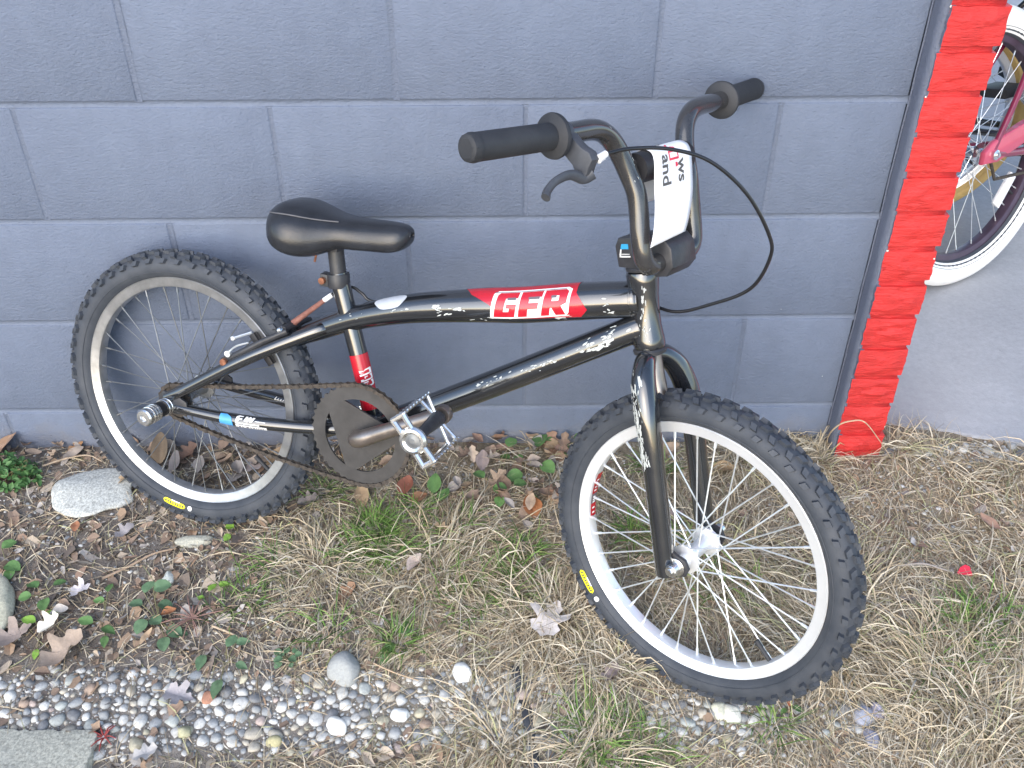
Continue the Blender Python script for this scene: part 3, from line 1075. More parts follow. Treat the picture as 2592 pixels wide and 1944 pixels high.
Fc += [tuple(range(ns)), tuple((len(stn2) - 1) * ns + k for k in range(ns - 1, -1, -1))]
saddle = obj('saddle', V, Fc, M['vinyl'], bmx, 'all')
sm = []
for i, (x, hw_, zt, zb) in enumerate(stn2):
    if x > .30: break
    f = .80 if x < .2 else .80 - 1.9 * (x - .2)
    t = math.acos(min(1, f)) * .9 + .12
    zm = zb + (zt - zb) * .42
    sm.append(B(x, zm + (zt - zm) * abs(math.sin(t)) ** .85 + .0004, hw_ * abs(math.cos(t)) ** .72 * (1 - .10 * math.sin(t) ** 2) + .0004))
mb = MB(); mb.add(tube(sm, .0011, 6)); mb.build('seam', M['seam'], saddle)
mb = MB(); mb.add(plate([(-.085, -.004), (.06, -.003), (.07, .004), (-.085, .004)], B(.285, .316), bX, bZ, bN, .03, .002)); mb.build('base', M['black_metal'], saddle)
obj('seat_post', *tube([B(.2825, .262), B(.2775, .296), B(.2755, .322)], .0128, 20), M['black_metal'], bmx)
mb = MB()
mb.add(lathe([(.0172, -.011), (.0178, -.009), (.0178, .009), (.0172, .011)], B(.283, .254), bZ * .99 - bX * .12, 26))
mb.add(box(B(.2615, .2515), (bX, bZ, bN), (.007, .010, .009), .001))
sc_ = mb.build('seat_clamp', M['black_metal'], bmx)
mb = MB(); mb.add(lathe([(.0055, 0), (.0055, .006), (.0035, .007)], B(.260, .2515, .009), bN, 8)); mb.build('clamp_bolt', M['rust'], sc_)
mb = MB()
mb.add(box(B(.272, .312), (bX, bZ, bN), (.018, .009, .020), .002))
sd_ = mb.build('saddle_clamp', M['black_metal'], bmx)
mb = MB(); mb.add(lathe([(.0078, 0), (.0078, .008), (.0046, .009), (.0046, .016)], B(.266, .309, .019), bN, 8)); mb.add(tube([B(.255, .300, .02), B(.252, .283, .021)], .0018, 6)); mb.build('clamp_bolt', M['rust'], sd_)

# ---- crankset and chain
BBx, BBz, RCH, RSP = .352, .018, .0870, .030
LCH = .0465
crankset = empty('crankset', B(BBx, BBz, .05), bmx)
# chainring with three segment-shaped openings
ang = np.linspace(0, 2 * math.pi, 181)[:-1]
op = [R(70), R(200), R(-47)]


def inner_r(t):
    r = .0625
    for o_ in op:
        c_ = math.cos(t - o_)
        if c_ > .2: r = min(r, .0425 / c_)
    return r


prof_pts = []
mb = MB()
V, Fc = [], []
nt = 42
for side in (1, -1):
    for t in ang:
        tooth = .0038 * max(0, math.cos(nt * t)) ** .8 if math.cos(nt * t) > 0 else 0
        ro_ = RCH - .003 + tooth
        ri_ = inner_r(t)
        for rr_ in (.004, ri_, .0625, .071, ro_):
            V.append(B(BBx + rr_ * math.cos(t), BBz + rr_ * math.sin(t), LCH + side * (.0016 if rr_ < .07 else .0011)))
n5 = len(ang) * 5
for i in range(len(ang)):
    j = (i + 1) % len(ang)
    for k in (0, 1, 2, 3):
        if k == 1:
            if inner_r(ang[i]) >= .0624 or inner_r(ang[j]) >= .0624: continue
            continue
        a, b, c_, d = i * 5 + k, i * 5 + k + 1, j * 5 + k + 1, j * 5 + k
        Fc.append((a, b, c_, d)); Fc.append((n5 + d, n5 + c_, n5 + b, n5 + a))
    for k in (1, 2, 4):
        a, b = i * 5 + k, j * 5 + k
        Fc.append((a, b, n5 + b, n5 + a))
ring = obj('chainring', V, Fc, M['ring'], crankset)
d = nz(np.array([.5107 - BBx, .108 - BBz]))
cl = .178
E0 = np.array([BBx, BBz]); E1 = E0 + d * cl


def crank_path(s):
    if s > 0: return [B(*E0, .02), B(*E0, .056), B(*(E0 + d * .006), .067), B(*(E0 + d * .022), .0725), B(*(E0 + d * .06), .075), B(*(E0 + d * .12), .080), B(*E1, .084)]
    return [B(*E0, -.02), B(*E0, -.05), B(*(E0 - d * .012), -.064), B(*(E0 - d * .05), -.070), B(*(E0 - d * .12), -.076), B(*(E0 - d * cl), -.081)]


mb = MB(); mb.add(tube(spline(crank_path(1), 5), [.011, .0125, .0135, .0140, .0125, .0115, .0125], 18)); mb.add(lathe([(.0135, -.007), (.0145, -.005), (.0145, .006), (.0135, .008)], B(*E1, .084), bN, 20))
mb.build('crank_arm', M['crank'], crankset)
mb = MB(); mb.add(tube(spline(crank_path(-1), 5), [.011, .0125, .0135, .0140, .0125, .0115, .0125], 18)); mb.add(lathe([(.0135, -.007), (.0145, 0), (.0135, .008)], B(*(E0 - d * cl), -.081), bN, 20))
mb.build('crank_arm', M['crank'], crankset)


def pedal(o, sgn, chord):
    """caged pedal: o where the axle leaves the crank, axis bN * sgn"""
    ax = bN * sgn
    ch = chord; th = np.cross(ax, ch)
    p = empty('pedal', o + ax * .05, bmx)
    mb = MB(); mb.add(lathe([(.0062, -.002), (.0075, .006), (.0125, .012), (.0105, .03), (.0085, .06), (.011, .09), (.012, .096)], o, ax, 16)); mb.build('spindle', M['black_metal'], p)
    hc, ht = .039, .011
    # outer cage plate: ring round the bearing cap, arms that spread to the corners
    mb = MB()
    for rr_ in (.016,):
        rg = [o + ax * .098 + (math.cos(t) * ch + math.sin(t) * th) * rr_ for t in np.linspace(0, 2 * math.pi, 28)]
        mb.add(tube(rg, .0056, 8, False))
    for s in (1, -1):
        for q in (1, -1):
            mb.add(tube([o + ax * .098 + ch * s * .015 + th * q * .009, o + ax * .098 + ch * s * hc + th * q * ht * .9], .0045, 8))
        mb.add(tube([o + ax * .098 + ch * s * hc + th * ht, o + ax * .098 + ch * s * hc - th * ht], .0042, 8))
    mb.build('outer_cage_plate', M['chrome'], p)
    mb = MB(); mb.add(lathe([(.0118, -.002), (.012, .002), (.004, .0035)], o + ax * .098, ax, 20)); mb.build('bearing_cap', M['zinc_dull'], p)
    for s in (1, -1):
        mb = MB()
        n = 8
        for q in (1, -1):
            mb.add(tube([o + ax * .012 + ch * s * hc + th * q * ht, o + ax * .098 + ch * s * hc + th * q * ht], .0021, 6))
            for i in range(n + 1):
                z_ = .014 + .082 * i / n
                mb.add(tube([o + ax * z_ + ch * s * hc + th * q * ht, o + ax * z_ + ch * s * (hc + .0018) + th * q * (ht + .0035)], [.0020, .0010], 6))
        mb.add(box(o + ax * .055 + ch * s * (hc - .001) + th * (ht - .004), (ax, ch, th), (.043, .0012, .0035), .0004))
        mb.build('cage_rail', M['chrome'], p)
    mb = MB()
    for s in (1, -1):
        mb.add(tube([o + ax * .013, o + ax * .013 + ch * s * hc + th * ht * .7], .003, 7)); mb.add(tube([o + ax * .013, o + ax * .013 + ch * s * hc - th * ht * .7], .003, 7))
    mb.build('inner_cage_plate', M['chrome'], p)
    return p


po = B(*E1, .090)
ch_ = plpx(1090, 1168, po + bN * .098, bN) - plpx(1003, 1036, po + bN * .098, bN)
pedal(po, 1, nz(ch_))
pedal(B(*(E0 - d * cl), -.088), -1, nz(bX * .96 + bZ * .28))

# chain: links along the two runs and round both sprockets
C1, C2 = np.array([0., 0.]), E0
dv = C2 - C1; D = np.linalg.norm(dv); base = math.atan2(dv[1], dv[0])
al = math.acos((RSP - RCH) / D)
pts = []
au, ad = base + al, base - al
for t in np.linspace(ad + 2 * math.pi, au, 20): pts.append(C1 + RSP * np.array([math.cos(t), math.sin(t)]))
t_up = C1 + RSP * np.array([math.cos(au), math.sin(au)]), C2 + RCH * np.array([math.cos(au), math.sin(au)])
t_dn = C2 + RCH * np.array([math.cos(ad), math.sin(ad)]), C1 + RSP * np.array([math.cos(ad), math.sin(ad)])
for t in np.linspace(0, 1, 30)[1:-1]: pts.append(t_up[0] * (1 - t) + t_up[1] * t + np.array([0, -.004 * 4 * t * (1 - t)]))
for t in np.linspace(au, ad, 40): pts.append(C2 + RCH * np.array([math.cos(t), math.sin(t)]))
for t in np.linspace(0, 1, 30)[1:-1]: pts.append(t_dn[0] * (1 - t) + t_dn[1] * t + np.array([0, -.007 * 4 * t * (1 - t)]))
pts = np.array(pts + [pts[0]])
sl_ = np.concatenate([[0], np.cumsum(np.linalg.norm(np.diff(pts, axis=0), axis=1))])
nl = int(round(sl_[-1] / .0127)); nl -= nl % 2
mb = MB()
jo = [np.array([np.interp(sl_[-1] * i / nl, sl_, pts[:, k]) for k in range(2)]) for i in range(nl + 1)]
for i in range(nl):
    a, b = jo[i], jo[i + 1]
    u = (b - a) / np.linalg.norm(b - a); w = np.array([-u[1], u[0]]); m_ = (a + b) / 2; h = np.linalg.norm(b - a) / 2
    o_ = B(*m_, LCH); U_ = u[0] * bX + u[1] * bZ; W_ = w[0] * bX + w[1] * bZ
    out = [(-h - .0040, 0), (-h - .0028, .0029), (-h, .0040), (-.0016, .0026), (.0016, .0026), (h, .0040), (h + .0028, .0029), (h + .0040, 0), (h + .0028, -.0029), (h, -.0040), (.0016, -.0026), (-.0016, -.0026), (-h, -.0040), (-h - .0028, -.0029)]
    for s in (-1, 1): mb.add(plate(out, o_ + bN * s * (.0034 if i % 2 else .0021), U_, W_, bN, .0011))
    mb.add(lathe([(.0028, -.0042), (.0028, .0042)], B(*a, LCH), bN, 6))
mb.build('chain', M['rust_chain'], bmx, False)
mb = MB(); V, Fc = [], []
for side in (1, -1):
    for t in ang[::2]:
        r_ = RSP - .002 + .0035 * max(0, math.cos(15 * t))
        V.append(B(r_ * math.cos(t), r_ * math.sin(t), LCH + side * .0012)); V.append(B(.012 * math.cos(t), .012 * math.sin(t), LCH + side * .0012))
nn = len(ang[::2])
for i in range(nn):
    j = (i + 1) % nn
    Fc += [(2 * i, 2 * j, 2 * j + 1, 2 * i + 1), (2 * nn + 2 * i, 2 * nn + 2 * i + 1, 2 * nn + 2 * j + 1, 2 * nn + 2 * j), (2 * i, 2 * nn + 2 * i, 2 * nn + 2 * j, 2 * j)]
mb.add((V, Fc)); mb.add(lathe([(.019, LCH - .012), (.021, LCH - .008), (.021, LCH + .004), (.016, LCH + .007)], bC, bN, 24))
mb.build('rear_sprocket', M['rust_chain'], bmx)

# rear axle with the stack of spacers and the long nut
mb = MB()
mb.add(lathe([(.0140, .066), (.0150, .067), (.0150, .073), (.0140, .074)], bC, bN, 24)); mb.add(lathe([(.0146, .0755), (.0154, .0765), (.0154, .081), (.0146, .082)], bC, bN, 24))
ax_ = mb.build('axle_washer', M['chrome'], bmx)
mb = MB(); mb.add(lathe([(.0128, .082), (.0134, .084), (.0134, .098), (.0128, .0995)], bC, bN, 24)); mb.build('axle_spacer', M['pad'], bmx)
mb = MB()
pr = []
for q in (.0995, .1060, .1125): pr += [(.0138, q), (.0152, q + .0007), (.0152, q + .0048), (.0134, q + .0054)]
pr += [(.0136, .1195), (.0148, .1205), (.0148, .1275), (.0125, .1300), (.0060, .1303), (.0055, .1262), (.001, .1260)]
mb.add(lathe(pr, bC, bN, 28)); mb.build('axle_nut', M['chrome'], bmx)
mb = MB(); mb.add(lathe([(.010, -.066), (.0115, -.068), (.0115, -.078), (.008, -.080)], bC, bN, 6)); mb.build('axle_nut', M['chrome'], bmx)

# ---- rear rim brake
bk = empty('rear_brake', B(.15, .13), bmx)
for s in (1, -1):
    mb = MB()
    mb.add(tube(spline([B(.108, .098, s * .047), B(.135, .117, s * .049), B(.172, .142, s * .044), B(.212, .165, s * .036)], 5), [.0075, .006, .0052, .0048], 10, flat=.8))
    mb.add(lathe([(.0085, -.006), (.0085, .008)], B(.106, .097, s * .046), bN * s, 16))
    mb.build('brake_arm', M['black_metal'], bk)
    mb = MB(); mb.add(lathe([(.0062, .002), (.0062, .012), (.0045, .013)], B(.106, .097, s * .048), bN * s, 10)); mb.build('pivot_bolt', M['rust'], bk)
    mb = MB(); mb.add(box(B(.155, .118, s * .0185), (nz(bX * .62 - bZ * .78), nz(bX * .78 + bZ * .62), bN), (.030, .0058, .0055), .002)); mb.build('brake_pad', M['pad'], bk)
    mb = MB(); mb.add(tube([B(.155, .118, s * .02), B(.150, .125, s * .047)], .0035, 8)); mb.build('pad_bolt', M['zinc'], bk)
mb = MB(); mb.add(tube(spline([B(.110, .113, .050), B(.128, .128, .052), B(.150, .138, .051)], 6), .0016, 6)); mb.add(lathe([(.0055, -.002), (.0055, .004)], B(.112, .112, .052), bN, 10)); mb.build('return_spring', M['zinc'], bk)
mb = MB(); mb.add(tube([B(.1055, .130, .03), B(.135, .143, .02)], .0022, 6)); mb.add(lathe([(.0001, -.004), (.004, -.002), (.004, .002), (.0001, .004)], B(.106, .130, .03), bN, 10)); mb.build('adjuster_screw', M['zinc'], bk)
mb = MB(); mb.add(tube(spline([B(.204, .166, .034), B(.206, .168, .018), B(.209, .166, .0), B(.21, .166, -.030)], 5), .0055, 10)); mb.build('cable_clamp', M['black_metal'], bk)
mb = MB(); mb.add(lathe([(.0001, -.006), (.0056, -.003), (.0056, .003), (.0001, .006)], B(.200, .165, .036), nz(bX + bZ * .5), 12)); mb.build('anchor_bolt', M['chrome'], bk)
mb = MB(); mb.add(tube([B(.208, .171, .010), B(.222, .184, .008), B(.262, .219, .004)], [.0058, .0048, .0038], 12)); mb.build('rubber_boot', mk_rust('perished_rubber_boot', (.17, .07, .055), (.30, .14, .11)), bk)
mb = MB(); mb.add(tube([B(.260, .2175, .004), B(.273, .2285, .002)], .0042, 10)); mb.build('ferrule', M['clear'], bk)
mb = MB(); mb.add(tube(spline([B(.273, .2285, .002), B(.283, .2375, -.014), B(.298, .2395, -.020), B(.315, .232, -.020), B(.335, .2235, -.019), B(.40, .239, -.0185), B(.53, .268, -.020), B(.66, .30, -.020), B(.72, .314, -.022)], 8), .0024, 10)); mb.build('brake_cable', M['cable'], bk)

# ---- fork
fork = empty('fork', S(-.15, .02), bmx)
mb = MB(); mb.add(tube([S(.0, 0), S(-.05, .004), S(-.078, .008)], [.0150, .0150, .0145], 20)); mb.add(box(S(-.080, .010), (sL, sF, sU), (.022, .009, .006), .002)); mb.build('crown', M['crank'], fork)  # tan highlight on the steerer put in through the crank metal's colour
leg_pts = lambda s: spline([S(-.014, 0, s * .006), S(-.022, .006, s * .026), S(-.045, .014, s * .045), S(-.080, .021, s * .0545), S(-.12, .0245, s * .057), S(-.20, .027, s * .0578), S(-.333, .0295, s * .0585)], 6)
leg_r = [.0135, .0160, .0180, .0185, .0172, .0155, .0150]
for s in (1, -1):
    obj('fork_leg', *tube(leg_pts(s), leg_r, 22, ref=sL), M['frame'], fork)
    mb = MB(); mb.add(plate([(-.290, .036), (-.300, .048), (-.306, .062), (-.320, .067), (-.333, .060), (-.336, .040), (-.333, .030), (-.285, .026)], S(0, 0, s * .0535), sU, sF, sL, .006, .001)); mb.build('dropout', M['black_metal'], fork)
    mb = MB(); mb.add(lathe([(.0140, .0570), (.0142, .0585), (.0142, .0600), (.0130, .0606), (.0085, .0610), (.0095, .0615), (.0095, .0735), (.0078, .0755), (.0050, .0757), (.0046, .079)], HUBF, sL * s, 18)); mb.build('axle_nut', M['chrome'], fork)
sFL = Surf(leg_pts(1), leg_r, sL)
lowl = sFL.len
scrape(fork, sFL, [(.075, R(-18), 40, .016, .22, .009), (.105, R(-20), 60, .018, .22, .010), (.135, R(-22), 60, .018, .22, .011), (.158, R(-15), 40, .008, .32, .012), (.05, R(20), 6, .004, .1, .014), (.19, R(-50), 20, .02, .1, .006), (.25, R(-52), 10, .03, .08, .005)], 5)


def text_polys(txt, size, bold=0.):
    """triangulated outline of a word in the built-in font, as (verts2d, faces)"""
    cu = bpy.data.curves.new('lettering', 'FONT')
    cu.body = txt; cu.size = size; cu.resolution_u = 3; cu.offset = bold
    o = bpy.data.objects.new('lettering', cu)
    col.objects.link(o)
    dg = bpy.context.evaluated_depsgraph_get()
    dg.update()
    me = o.evaluated_get(dg).to_mesh()
    v = [(a.co.x, a.co.y) for a in me.vertices]; f = [tuple(p.vertices) for p in me.polygons]
    o.evaluated_get(dg).to_mesh_clear()
    bpy.data.objects.remove(o, do_unlink=True)
    bpy.data.curves.remove(cu)
    return v, f


tv, tf = text_polys('ENVOUD', .026)
tw = max(x for x, y in tv)
for s in (1,):
    V = [sFL.at(lowl - .012 - x * (.115 / tw), R(-66) + (y / .018) * R(36), .0006) for x, y in tv]
    obj('fork_lettering', V, tf, simple('silver_print', (.42, .42, .43), .4), fork, False)

# ---- stem, handlebar, grips
stem = empty('stem', S(.135, .02), bmx)
mb = MB()
mb.add(lathe([(.0160, .117), (.0165, .120), (.0165, .158), (.0145, .161)], S(0, 0), sU, 24))
mb.add(plate([(-.024, .118), (-.026, .148), (-.020, .159), (.030, .163), (.040, .156), (.040, .120), (.030, .113)], S(0, 0), sF, sU, sL, .046, .003))
mb.build('stem_body', M['black_metal'], stem)
mb = MB(); mb.add(plate([(.028, .114), (.026, .152), (.040, .163), (.060, .159), (.070, .146), (.070, .120), (.058, .108), (.042, .107)], S(0, 0), sF, sU, sL, .062, .003)); mb.build('stem_clamp', M['black_metal'], stem)
for l_, b_ in ((.022, .056), (-.022, .056), (.022, .040), (-.022, .040)):
    mb = MB(); mb.add(lathe([(.005, 0), (.005, .005), (.003, .0055)], S(.160, b_, l_), nz(sU + sF * .15), 10)); mb.build('stem_bolt', M['grey_metal'], stem)
mb = MB(); mb.add(plate([(-.016, .144), (-.003, .144), (-.003, .151), (-.014, .151)], S(0, 0, .0235), sF, sU, sL, .0008)); mb.build('sticker', simple('sticker_cyan', (.03, .30, .58), .35), stem)
mb = MB()
for q in ([(-.019, .1325), (-.001, .1325), (-.001, .1345), (-.0185, .1345)], [(-.0185, .1365), (-.002, .1365), (-.002, .1373), (-.0185, .1373)], [(-.019, .1325), (-.017, .1325), (-.0145, .1435), (-.0165, .1435)]):
    mb.add(plate(q, S(0, 0, .0236), sF, sU, sL, .0008))
mb.build('sticker', M['decal_white'], stem)

hb = empty('handlebar', S(.25, .04), bmx)


def barp(s): return [S(.1275, .047, 0), S(.1275, .047, s * .036), S(.1295, .047, s * .053), S(.142, .047, s * .0635), S(.170, .047, s * .0655), S(.200, .0475, s * .0645), S(.227, .047, s * .0655), S(.252, .042, s * .0705), S(.280, .037, s * .0800), S(.298, .0345, s * .0915),
                     S(.3095, .0335, s * .1080), S(.3145, .033, s * .1290), S(.3155, .0325, s * .160), S(.3165, .031, s * .205), S(.3190, .025, s * .270), S(.3212, .018, s * .331)]


full = [p for p in barp(-1)[::-1]] + barp(1)[1:]
tub = spline(full, 5)
obj('bar_tube', *tube(tub, .0132, 20), M['bar'], hb)
sBar = Surf(spline(barp(1), 5), .0132, sL)
scrape(hb, sBar, [(.16, R(60), 4, .01, .5, .008), (.20, R(90), 3, .006, .4, .009), (.245, R(120), 3, .02, .5, .006)], 8)
mb = MB(); mb.add(tube([S(.262, .040, .076), S(.264, .042, 0), S(.262, .040, -.076)], .0085, 14)); mb.build('crossbar', M['bar'], hb)
mb = MB(); mb.add(tube([S(.256, .044, .060), S(.256, .044, -.060)], .0200, 20)); mb.build('crossbar_pad', M['pad'], hb)
for s in (1, -1):
    g0, g1 = S(.3160, .0315, s * .196), S(.3214, .0175, s * .334)
    ax = nz(g1 - g0); ln = np.linalg.norm(g1 - g0)
    pr = [(.012, -.001), (.0245, -.0005), (.0265, .001), (.0272, .004), (.0265, .007), (.0215, .0092), (.0172, .0105)]
    n = 44
    for i in range(n):
        z0 = .011 + (ln - .022) * i / n
        pr += [(.0158, z0), (.0162, z0 + (ln - .022) / n * .5)]
    pr += [(.0166, ln - .010), (.0168, ln - .007), (.0150, ln - .001), (.0120, ln + .0008), (.0078, ln + .001), (.0062, ln - .003), (.0030, ln - .003), (.0028, ln)]
    gp = MB(); gp.add(lathe(pr, g0, ax, 36)); g_ = gp.build('grip', M['grip'], hb)
    a_, b_ = perp(ax)
    rim_ = MB(); rim_.add(lathe([(.0120, ln + .0008), (.0160, ln - .0022), (.0168, ln - .0085), (.0160, ln - .0085)], g0 + ax * .0003, ax, 6, a0=.3)); rim_.build('grip_end', M['grip'], g_, False)

# brake lever on the near grip
lev = empty('brake_lever', S(.30, .05, .18), bmx)
bax = nz(S(.3165, .031, .205) - S(.3155, .0325, .160))
mb = MB(); mb.add(lathe([(.0120, -.007), (.0152, -.0065), (.0156, 0), (.0152, .0065), (.0120, .007)], S(.3163, .0322, .186), bax, 26)); mb.build('lever_clamp', M['grey_metal'], lev)
lb = [(.0318 + .2866, .0)]
poly = [(.312, .026), (.316, .048), (.306, .056), (.300, .062), (.293, .073), (.284, .076), (.276, .070), (.268, .066), (.262, .058), (.268, .050), (.280, .046), (.292, .036), (.300, .024)]
mb = MB(); mb.add(plate(poly, S(0, 0, .183), sU, sF, sL, .016, .0028)); mb.build('lever_body', M['grey_metal'], lev)
mb = MB(); mb.add(lathe([(.0056, 0), (.0056, .002), (.002, .0025)], S(.302, .040, .191), sL, 16)); mb.build('pivot_screw', M['zinc'], lev)
mb = MB(); mb.add(tube(spline([S(.268, .066, .178), S(.264, .0585, .187), S(.2715, .0560, .208), S(.2690, .0540, .232), S(.2610, .0525, .248), S(.2535, .0540, .256)], 6), [.0075, .0072, .0062, .0056, .0062, .0075], 12, flat=.7)); mb.build('lever_blade', M['grey_metal'], lev)
mb = MB(); mb.add(tube([S(.2835, .0735, .176), S(.2880, .0765, .163)], [.0055, .0042], 12)); mb.add(tube([S(.281, .0745, .176), S(.2835, .0765, .167)], .0022, 8)); mb.build('barrel_adjuster', M['clear'], lev)
mb = MB(); mb.add(tube(spline([S(.2878, .0757, .165), S(.2884, .0912, .13), S(.2800, .1203, .09), S(.2576, .1492, .05), S(.2116, .1726, .01), S(.1560, .1835, -.02), S(.1230, .1793, -.03), S(.0787, .1458, -.035), S(.0552, .0862, -.032), S(.0426, .0228, -.030), B(.74, .306, -.030), B(.70, .306, -.026)], 10), .0025, 10)); mb.build('brake_cable', M['cable'], lev)

# ---- paper tag folded over the crossbar
tagroot = empty('paper_tag', S(.21, .07, 0))
tag(tagroot, 'white paper tag with red and black print folded over the handlebar crossbar', 'paper tag')
# profile in (a, b) seen from the side: front sheet, roll over the bar, back sheet
prof = [(.1600, .0700), (.1750, .0720), (.1950, .0725), (.2150, .0715), (.2350, .0690), (.2500, .0672), (.2640, .0640), (.2735, .0570), (.2775, .0460), (.2745, .0340), (.2640, .0265), (.2500, .0240), (.2300, .0235), (.2050, .0245)]
pv = spline([np.array(q) for q in prof], 5)
pvl = np.concatenate([[0], np.cumsum([np.linalg.norm(pv[i + 1] - pv[i]) for i in range(len(pv) - 1)])])


def paper(d, l, off=0.):
    a = np.interp(d, pvl, [q[0] for q in pv]); b = np.interp(d, pvl, [q[1] for q in pv])
    a2 = np.interp(d + .002, pvl, [q[0] for q in pv]); b2 = np.interp(d + .002, pvl, [q[1] for q in pv])
    t = nz([a2 - a, b2 - b, 0]); nrm = np.array([t[1] * -1, t[0]])
    sk = .036 - .043 * min(1, d / .115)                     # the strip hangs a little askew
    wav = .0015 * math.sin(d * 45 + l * 20)
    return S(a - nrm[0] * -off - .10 * l * max(0, 1 - d / .06) * .35, b + nrm[1] * off + wav, l + sk)


wl = np.linspace(-.0455, .0455, 11)
V = [paper(x, l) for x in pvl for l in wl]
nw = len(wl)
Fc = [(i * nw + j, i * nw + j + 1, (i + 1) * nw + j + 1, (i + 1) * nw + j) for i in range(len(pvl) - 1) for j in range(nw - 1)]
sheet = obj('sheet', V, Fc, M['paper'], tagroot, 'all')
so = sheet.modifiers.new('thickness', 'SOLIDIFY'); so.thickness = .0003; so.offset = 0


def marks(name, polys, mat):
    """polys in tag coordinates: (distance from the bottom edge, lateral), both in mm"""
    mb = MB()
    for p in polys:
        bm = bmesh.new(); bm.faces.new([bm.verts.new((x, y, 0)) for x, y in p])
        for c_ in np.arange(min(q[0] for q in p), max(q[0] for q in p), 3.)[1:]:
            bmesh.ops.bisect_plane(bm, geom=bm.verts[:] + bm.edges[:] + bm.faces[:], plane_co=(c_, 0, 0), plane_no=(1, 0, 0))
        bmesh.ops.triangulate(bm, faces=bm.faces[:]); bm.verts.index_update()
        mb.add(([paper((v.co.x - 9) / 1000, v.co.y / 1000, .0006) for v in bm.verts], [tuple(v.index for v in f.verts) for f in bm.faces])); bm.free()
    mb.build(name, mat, tagroot, False)


def ptext(txt, size, d0, l0, mat):
    """a word running down the tag, its letters lying on their side"""
    v, f = text_polys(txt, size, .00055)
    obj('print', [paper(d0 - x, l0 - y, .0006) for x, y in v], f, mat, tagroot, False)


ptext('S', .027, .138, .0250, M['ink'])
ptext('and', .0275, .1075, .0258, M['ink'])
ptext('ws', .0265, .0975, -.0115, M['ink'])
ptext('Z', .024, .150, -.006, M['ink'])
marks('print', [[(97, -5), (104, -5), (103, -10), (98, -10), (100, -13)], [(107, 9), (110, 9), (110, -14), (107, -14)], [(110, 9), (110, 6.5), (118, 6.5), (118, 9)], [(110, -11.5), (110, -14), (118, -14), (118, -11.5)], [(117, 9), (119.5, 9), (119.5, -14), (117, -14)], [(119.5, 0), (119.5, -12), (124, -9), (126, -1), (123, 4)], [(128, 6), (128, 2), (132, 1), (131, 6)]], M['red_ink'])

# ================================================================ two bicycles round the corner
M['magenta'] = simple('magenta_paint', (.20, .014, .05), .3, 0, .15, 20, coat=.6)
M['pink'] = simple('pink_paint', (.50, .075, .13), .32, 0, .12, 14, coat=.5)
M['white_rubber'] = simple('whitewall_rubber', (.80, .79, .76), .55, 0, .05, 30)
M['tan_rubber'] = simple('tan_rubber', (.55, .38, .14), .6, 0, .12, 30)
M['dark_rim'] = simple('purple_rim', (.075, .05, .075), .35, .3, .2, 20)
M['reflector'] = simple('clear_reflector', (.85, .86, .88), .25, 0, .05, 200)


